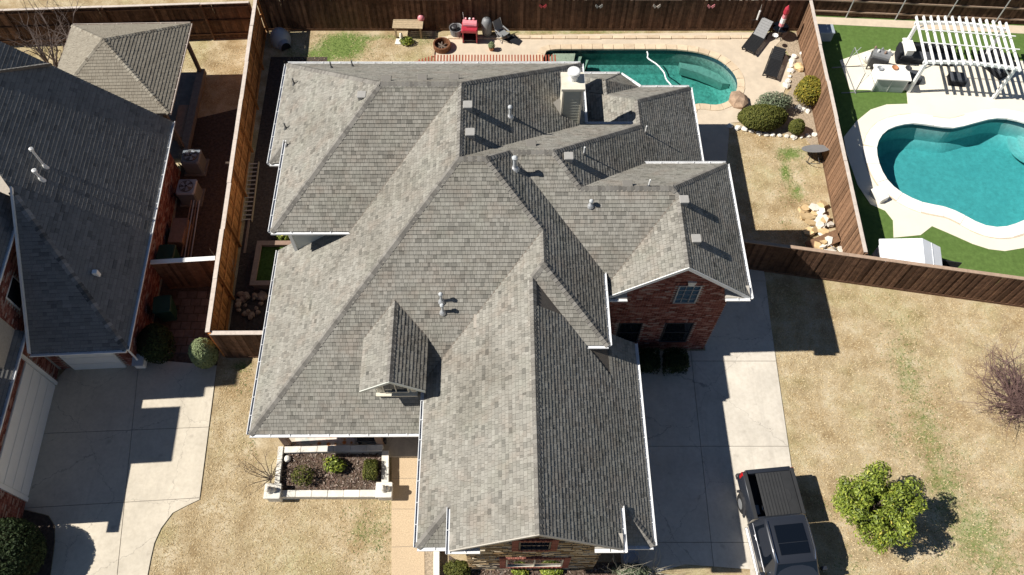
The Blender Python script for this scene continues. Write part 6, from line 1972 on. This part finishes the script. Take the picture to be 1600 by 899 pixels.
twig_tree("bare_shrub", (-8.751, 8.705, 0.200), "bare leafless shrub at the left corner of the planter wall", "shrub", "bark", 1.15, 1.2, 13, 4, .02, lean=(-.45, .1), levels=2)
bt = twig_tree("bare_tree", (20.810, 11.250, 0.000), "grey bare tree at the right edge of the lawn", "tree", "twig_mauve", 1.7, 1.8, 54, 8, .05, lean=(-1.0, .75), levels=3)
twig_tree("bare_tree", (-22.6, 29.6, 0), "bare tree in the upper left corner", "tree", "twig_grey", 1.7, 3.8, 11, 12, .07, lean=(.9, .6), levels=3)
twig_tree("twiggy_shrub", (4.100, 5.289, 0.000), "pale twiggy shrub beside the right front corner of the house", "shrub", "twig_pale", .75, 2.3, 8, 15, .018, levels=1)
twig_tree("twiggy_shrub", (5.367, 5.257, 0.000), "pale twiggy shrub with long shoots by the driveway joint", "shrub", "twig_pale", 1.2, 1.7, 9, 16, .018, levels=1)
twig_tree("bare_vine", (-11.670, 17.748, 0.000), "dry vine stems leaning on the inside of the long orange fence", "vine", "twig_pale", .5, 1.6, 7, 19, .014, lean=(-.3, .1), levels=1)

# dormant grass: fine blades over the open lawns, far too many to count
toned("grass_blade", [(0.0, (0.06, 0.12, 0.025)), (0.33, (0.15, 0.22, 0.06)), (0.36, (0.36, 0.25, 0.12)), (0.7, (0.60, 0.475, 0.275)), (1.0, (0.72, 0.61, 0.41))], grain=0.05, gscale=10, rough=0.9, bump=0)
LAWNS = [[(-11.503, 13.354), (-10.267, 13.776), (-9.570, 9.973), (-9.006, 8.107), (-4.251, 8.073), (-4.019, 4.550), (-12.561, 4.620), (-12.705, 5.931), (-12.533, 6.884), (-11.842, 7.674), (-11.300, 7.956)],
         [(11.566, 17.320), (14.040, 17.084), (23.373, 15.685), (20.840, 4.349), (11.335, 4.426), (11.100, 8.329), (11.320, 13.655)],
         [(9.657, 26.178), (11.145, 26.011), (13.390, 25.360), (15.154, 25.276), (14.925, 18.619), (10.996, 19.039)],
         [(-10.575, 32.538), (-3.629, 32.345), (-3.578, 31.042), (-4.394, 30.136), (-11.265, 30.144)],
         [(-15.4, 27.4), (-12.8, 27.4), (-12.7, 31.7), (-26, 31.3), (-26, 27.6)]]
mb = MB()
rng = random.Random(77)
dens = [230, 190, 150, 150, 110]
OBST = [drive, walk, drive_n]
for poly, dn in zip(LAWNS, dens):
    x0, x1 = min(p[0] for p in poly), max(p[0] for p in poly)
    y0, y1 = min(p[1] for p in poly), max(p[1] for p in poly)
    for _ in range(int((x1 - x0) * (y1 - y0) * dn)):
        x, y = rng.uniform(x0, x1), rng.uniform(y0, y1)
        if not in_poly(x, y, poly) or any(in_poly(x, y, q) for q in OBST):
            continue
        g = greenness(x, y)
        gr = rng.random() < g * .8
        tone = rng.uniform(0, .32) if gr else min(1, max(.37, rng.gauss(.68, .16)))
        for k in range(2):
            a = rng.uniform(0, 6.28); h = rng.uniform(.02, .055); w = rng.uniform(.006, .013)
            l = rng.uniform(.03, .09)
            mb.face([(x - w * math.sin(a), y + w * math.cos(a), .0), (x + w * math.sin(a), y - w * math.cos(a), .0), (x + l * math.cos(a), y + l * math.sin(a), h)], tone)
tag(mb.build("grass", "grass_blade"), "short dry straw-coloured grass with green patches on the lawns", "grass", None, "stuff")
# wood chips and leaf litter in the beds
mb = MB()
for x0, x1, y0, y1, z, n in ((-8.3, -4.6, 8.25, 9.65, .205, 1500), (-1.8, 4.3, 4.2, 5.5, .03, 1800)):
    for _ in range(n):
        x, y = rng.uniform(x0, x1), rng.uniform(y0, y1); a = rng.uniform(0, 6.28); l = rng.uniform(.02, .07); w = l * .35
        ca, sa = math.cos(a), math.sin(a); zz = z + rng.uniform(0, .03)
        mb.face([(x - l * ca, y - l * sa, zz), (x + w * sa, y - w * ca, zz + .01), (x + l * ca, y + l * sa, zz + .005), (x - w * sa, y + w * ca, zz + .012)], rng.random())
toned("bark_chip", [(0, (.05, .03, .025)), (.6, (.2, .13, .1)), (1, (.4, .33, .28))], bump=0)
tag(mb.build("bark_chips", "bark_chip"), "brown bark chips and dry leaves strewn over the front beds", "mulch", None, "stuff")

# ------------------------------------------------------------------ dark pickup truck on the driveway
tr = thing("pickup_truck", (9.93, 5.85, 0), "dark grey pickup truck with a black bed cover parked on the driveway", "pickup truck", None, math.radians(5.0))
W = .96
def section(y, pts):
    """half outline [(x, z)] mirrored into a closed ring"""
    r = [(x, y, z) for x, z in pts] + [(-x, y, z) for x, z in reversed(pts)]
    return r
def loft(rings, name, mat, cap=True, parent=tr, smooth=False):
    m = MB()
    n = len(rings[0])
    for i in range(len(rings) - 1):
        for j in range(n):
            k = (j + 1) % n
            m.face([rings[i][j], rings[i][k], rings[i + 1][k], rings[i + 1][j]])
    if cap:
        m.face(rings[0]); m.face(rings[-1][::-1])
    return m.build(name, mat, parent, smooth=smooth)
# lower body from bumper to nose; y grows towards the tail
def lower(y, w, top, bot=.42):
    return section(y, [(w * .93, bot), (w, bot + .18), (w, top - .16), (w * .975, top - .03), (w * .93, top)])
loft([lower(-2.85, .86, .92), lower(-2.7, .93, 1.02), lower(-2.2, .96, 1.08), lower(-1.35, .965, 1.12), lower(-1.0, .965, 1.12), lower(.98, .965, 1.13)], "body", "truck_paint", smooth=False)
# bed: floor, sides, front wall, tailgate
for s in (-1, 1):
    m = MB()
    xo, xi = s * .965, s * .80
    prof = [(xo * .97, .5), (xo, .62), (xo, 1.22), (xo * .975, 1.36), (xi, 1.38), (xi, .78)]
    a = [(x, 1.02, z) for x, z in prof]; b2 = [(x, 2.72, z) for x, z in prof]
    n = len(prof)
    m.mesh(a + b2, [(i, (i + 1) % n, n + (i + 1) % n, n + i) for i in range(n)] + [tuple(range(n)), tuple(range(2 * n - 1, n - 1, -1))])
    m.build("bed_side", "truck_paint", tr)
    m = MB(); m.box((min(s * .81, s * .93), 1.03, 1.382), (max(s * .81, s * .93), 2.70, 1.405)); m.build("bed_rail", "bed_cover", tr)
m = MB(); m.box((-.80, 1.02, .70), (.80, 2.66, .76)); m.build("bed_floor", "dark_metal", tr)
m = MB(); m.box((-.80, 1.02, .76), (.80, 1.08, 1.37)); m.build("bed_front_wall", "truck_paint", tr)
m = MB()
m.mesh([(-.90, 2.66, .62), (.90, 2.66, .62), (.90, 2.73, .62), (-.90, 2.73, .62), (-.86, 2.64, 1.34), (.86, 2.64, 1.34), (.84, 2.80, 1.36), (-.84, 2.80, 1.36)], [(0, 1, 5, 4), (2, 3, 7, 6), (4, 5, 6, 7), (1, 2, 6, 5), (3, 0, 4, 7), (0, 3, 2, 1)])
tg = m.build("tailgate", "truck_paint", tr)
m = MB(); m.box((-.16, 2.765, 1.08), (.16, 2.79, 1.16)); m.build("handle", "dark_metal", tg)
m = MB(); m.bbox((-.95, 2.70, .42), (.95, 2.92, .60), .04); m.build("rear_bumper", "dark_metal", tr)
# ribbed bed cover, rolled open on the west side
m = MB(); m.box((-.50, 1.06, 1.36), (.79, 2.62, 1.40)); cv = m.build("bed_cover", "bed_cover", tr)
for k in range(8):
    x = -.46 + k * .115
    m = MB(); m.bbox((x, 1.08, 1.401), (x + .05, 2.6, 1.418), .008); m.build("cover_rib", "bed_cover", cv)
m = MB(); m.lathe((.30, 1.75, 1.401), [(.3, 0), (.3, .008), (.27, .009), (.27, .002)], 20); m.build("cover_badge", "bed_cover", cv)
o = MB(); o.bbox((-.68, 1.25, .762), (-.52, 1.6, .95), .02); tl = o.build("cargo_jug", "plastic_blue_grey", tr)
m = MB(); m.tube([(-.48, 1.2, 1.3), (-.55, 1.35, 1.35), (-.5, 1.62, 1.3)], .012, 5); m.build("cargo_strap", "chrome", tr)
# cab: greenhouse, roof, glass
def cabring(y, w, z0, wr, zr):
    """belt line, tumblehome side, rounded roof edge, crowned roof"""
    pts = [(w, z0), (w * .992, z0 + .05)]
    for k in range(1, 4):
        f = k / 4
        pts.append((w + (wr + .05 - w) * f ** 1.15, z0 + .05 + (zr - .09 - z0 - .05) * f))
    for k in range(5):
        a = math.pi / 2 * k / 4
        pts.append((wr - .05 + .10 * math.cos(a), zr - .09 + .09 * math.sin(a)))
    pts += [(wr * .6, zr + .016), (wr * .25, zr + .024)]
    return section(y, pts)
cb = loft([cabring(1.0, .90, 1.12, .66, 1.66), cabring(.97, .92, 1.12, .69, 1.78), cabring(.88, .935, 1.12, .71, 1.85), cabring(.6, .945, 1.12, .73, 1.885), cabring(.2, .948, 1.12, .735, 1.895), cabring(-.2, .946, 1.12, .73, 1.89),
           cabring(-.45, .942, 1.12, .715, 1.865), cabring(-.62, .94, 1.12, .70, 1.82), cabring(-.85, .935, 1.12, .74, 1.63), cabring(-1.1, .93, 1.11, .80, 1.40), cabring(-1.3, .92, 1.10, .84, 1.24)], "cab", "truck_paint", smooth=True)
m = MB(); m.mesh([(-.50, .62, 1.912), (.50, .62, 1.912), (.51, .02, 1.926), (-.51, .02, 1.926), (-.50, .62, 1.935), (.50, .62, 1.935), (.51, .02, 1.948), (-.51, .02, 1.948)], [(4, 5, 6, 7), (0, 1, 5, 4), (1, 2, 6, 5), (2, 3, 7, 6), (3, 0, 4, 7)]); m.build("roof_glass", "truck_glass", tr)
m = MB(); m.mesh([(-.51, -.005, 1.922), (.51, -.005, 1.922), (.50, -.38, 1.905), (-.50, -.38, 1.905), (-.51, -.005, 1.948), (.51, -.005, 1.948), (.50, -.38, 1.928), (-.50, -.38, 1.928)], [(4, 5, 6, 7), (0, 1, 5, 4), (1, 2, 6, 5), (2, 3, 7, 6), (3, 0, 4, 7)]); m.build("roof_glass", "truck_glass", tr)
for s in (-1, 1):
    m = MB(); m.tube([(s * .69, .8, 1.90), (s * .70, .5, 1.94), (s * .70, -.3, 1.94), (s * .66, -.6, 1.87)], .022, 6); m.build("roof_rail", "chrome", tr)
    # side windows follow the slope of the greenhouse
    for y0, y1 in ((.78, .18), (.10, -.62)):
        lo = lambda y: (s * .935, y, 1.20); hi = lambda y: (s * .775, y, 1.76)
        out = Vector((s * .96, 0, .27)) * .012
        q = [Vector(lo(y0)), Vector(lo(y1)), Vector(hi(y1 + (.18 if y1 < 0 else 0))), Vector(hi(y0 - .04))]
        m = MB(); m.face([tuple(v + out) for v in q]); m.face([tuple(v - out * 3) for v in reversed(q)])
        for i in range(4):
            a, b2 = q[i], q[(i + 1) % 4]
            m.face([tuple(a - out * 3), tuple(b2 - out * 3), tuple(b2 + out), tuple(a + out)])
        m.build("side_window", "truck_glass", tr)
    for y0 in (.45, -.45):
        m = MB(); m.box((min(s * .96, s * .995), y0 - .1, 1.0), (max(s * .96, s * .995), y0 + .1, 1.035)); m.build("door_handle", "chrome", tr)
    m = MB(); m.bbox((min(s * 1.0, s * 1.2), -.9, 1.12), (max(s * 1.0, s * 1.2), -.76, 1.32), .02); m.build("mirror", "truck_paint", tr)
    m = MB(); m.box((min(s * .84, s * .972), 2.6, .95), (max(s * .84, s * .972), 2.745, 1.33)); m.build("tail_light", "tail_red", tr)
    m = MB(); m.box((min(s * .93, s * 1.03), -.9, .36), (max(s * .93, s * 1.03), .95, .42)); m.build("side_step", "chrome", tr)
    for y in (-1.95, 1.82):
        m = MB(); m.tube([(s * .72, y, .38), (s * .74, y, .38), (s * .97, y, .38), (s * 1.0, y, .38)], [.33, .38, .38, .34], 24); w_ = m.build("wheel", "rubber", tr)
        m = MB(); m.tube([(s * .985, y, .38), (s * 1.006, y, .38)], [.22, .2], 16); m.build("rim", "plastic_grey", w_)
        m = MB()
        for k in range(7):
            a0 = math.pi * (k / 7); a1 = math.pi * ((k + 1) / 7)
            f = lambda a, r: (y + r * math.cos(a), .38 + r * math.sin(a))
            p, q = f(a0, .42), f(a1, .42); p2, q2 = f(a0, .52), f(a1, .52)
            m.mesh([(s * .955, p[0], p[1]), (s * .955, q[0], q[1]), (s * .955, q2[0], q2[1]), (s * .955, p2[0], p2[1]), (s * 1.025, p[0], p[1]), (s * 1.025, q[0], q[1]), (s * 1.0, q2[0], q2[1]), (s * 1.0, p2[0], p2[1])],
                   [(4, 5, 6, 7), (0, 1, 5, 4), (3, 7, 6, 2), (0, 3, 2, 1)])
        m.build("wheel_arch", "dark_metal", tr)
m = MB(); m.mesh([(-.66, -.66, 1.82), (.66, -.66, 1.82), (.80, -1.24, 1.26), (-.80, -1.24, 1.26), (-.66, -.63, 1.78), (.66, -.63, 1.78), (.80, -1.22, 1.2), (-.80, -1.22, 1.2)], [(0, 3, 2, 1), (0, 1, 5, 4), (1, 2, 6, 5), (2, 3, 7, 6), (3, 0, 4, 7)]); m.build("windshield", "truck_glass", tr)
m = MB(); m.mesh([(-.62, 1.0, 1.72), (.62, 1.0, 1.72), (.74, 1.002, 1.28), (-.74, 1.002, 1.28), (-.62, .94, 1.72), (.62, .94, 1.72), (.74, .94, 1.28), (-.74, .94, 1.28)], [(0, 1, 2, 3), (0, 4, 5, 1), (2, 6, 7, 3)]); m.build("rear_window", "truck_glass", tr)
loft([[(x * .9, -1.3, z) for x, z in ((.92, 1.1), (.6, 1.16), (0, 1.18), (-.6, 1.16), (-.92, 1.1), (-.9, 1.02), (.9, 1.02))], [(x * .88, -2.75, z) for x, z in ((.9, .98), (.6, 1.04), (0, 1.06), (-.6, 1.04), (-.9, .98), (-.88, .9), (.88, .9))]], "hood", "truck_paint")

for s in (-1, 1):
    for y0 in (.93, .14, -.95):
        m = MB(); m.box((min(s * .955, s * .9675), y0 - .006, .55), (max(s * .955, s * .9675), y0 + .006, 1.12)); m.build("door_seam", "dark_metal", tr)
    m = MB(); m.tube([(s * .955, .93, 1.135), (s * .962, -.9, 1.135)], .012, 5); m.build("belt_trim", "chrome", tr)
m = MB(); m.tube([(-.8, -1.31, 1.2), (-.1, -1.33, 1.23)], .012, 5); m.build("wiper", "dark_metal", tr)
m = MB(); m.tube([(.05, -1.33, 1.23), (.7, -1.31, 1.2)], .012, 5); m.build("wiper", "dark_metal", tr)

# soften the sheet-metal edges
for o in list(tr.children):
    if o.name.split('.')[0] in ("body", "bed_side", "tailgate", "hood", "mirror", "bed_cover", "rear_bumper"):
        bv = o.modifiers.new("edge_rounding", 'BEVEL')
        bv.width = 0.03 if o.name.split('.')[0] != "bed_cover" else 0.01
        bv.segments = 3
        bv.limit_method = 'ANGLE'
        bv.angle_limit = math.radians(25)
        bm = bmesh.new(); bm.from_mesh(o.data); bmesh.ops.remove_doubles(bm, verts=bm.verts, dist=0.0005); bm.to_mesh(o.data); bm.free()
        for p in o.data.polygons:
            p.use_smooth = True
cbm = bmesh.new(); cbm.from_mesh(cb.data); bmesh.ops.remove_doubles(cbm, verts=cbm.verts, dist=0.0005); cbm.to_mesh(cb.data); cbm.free()
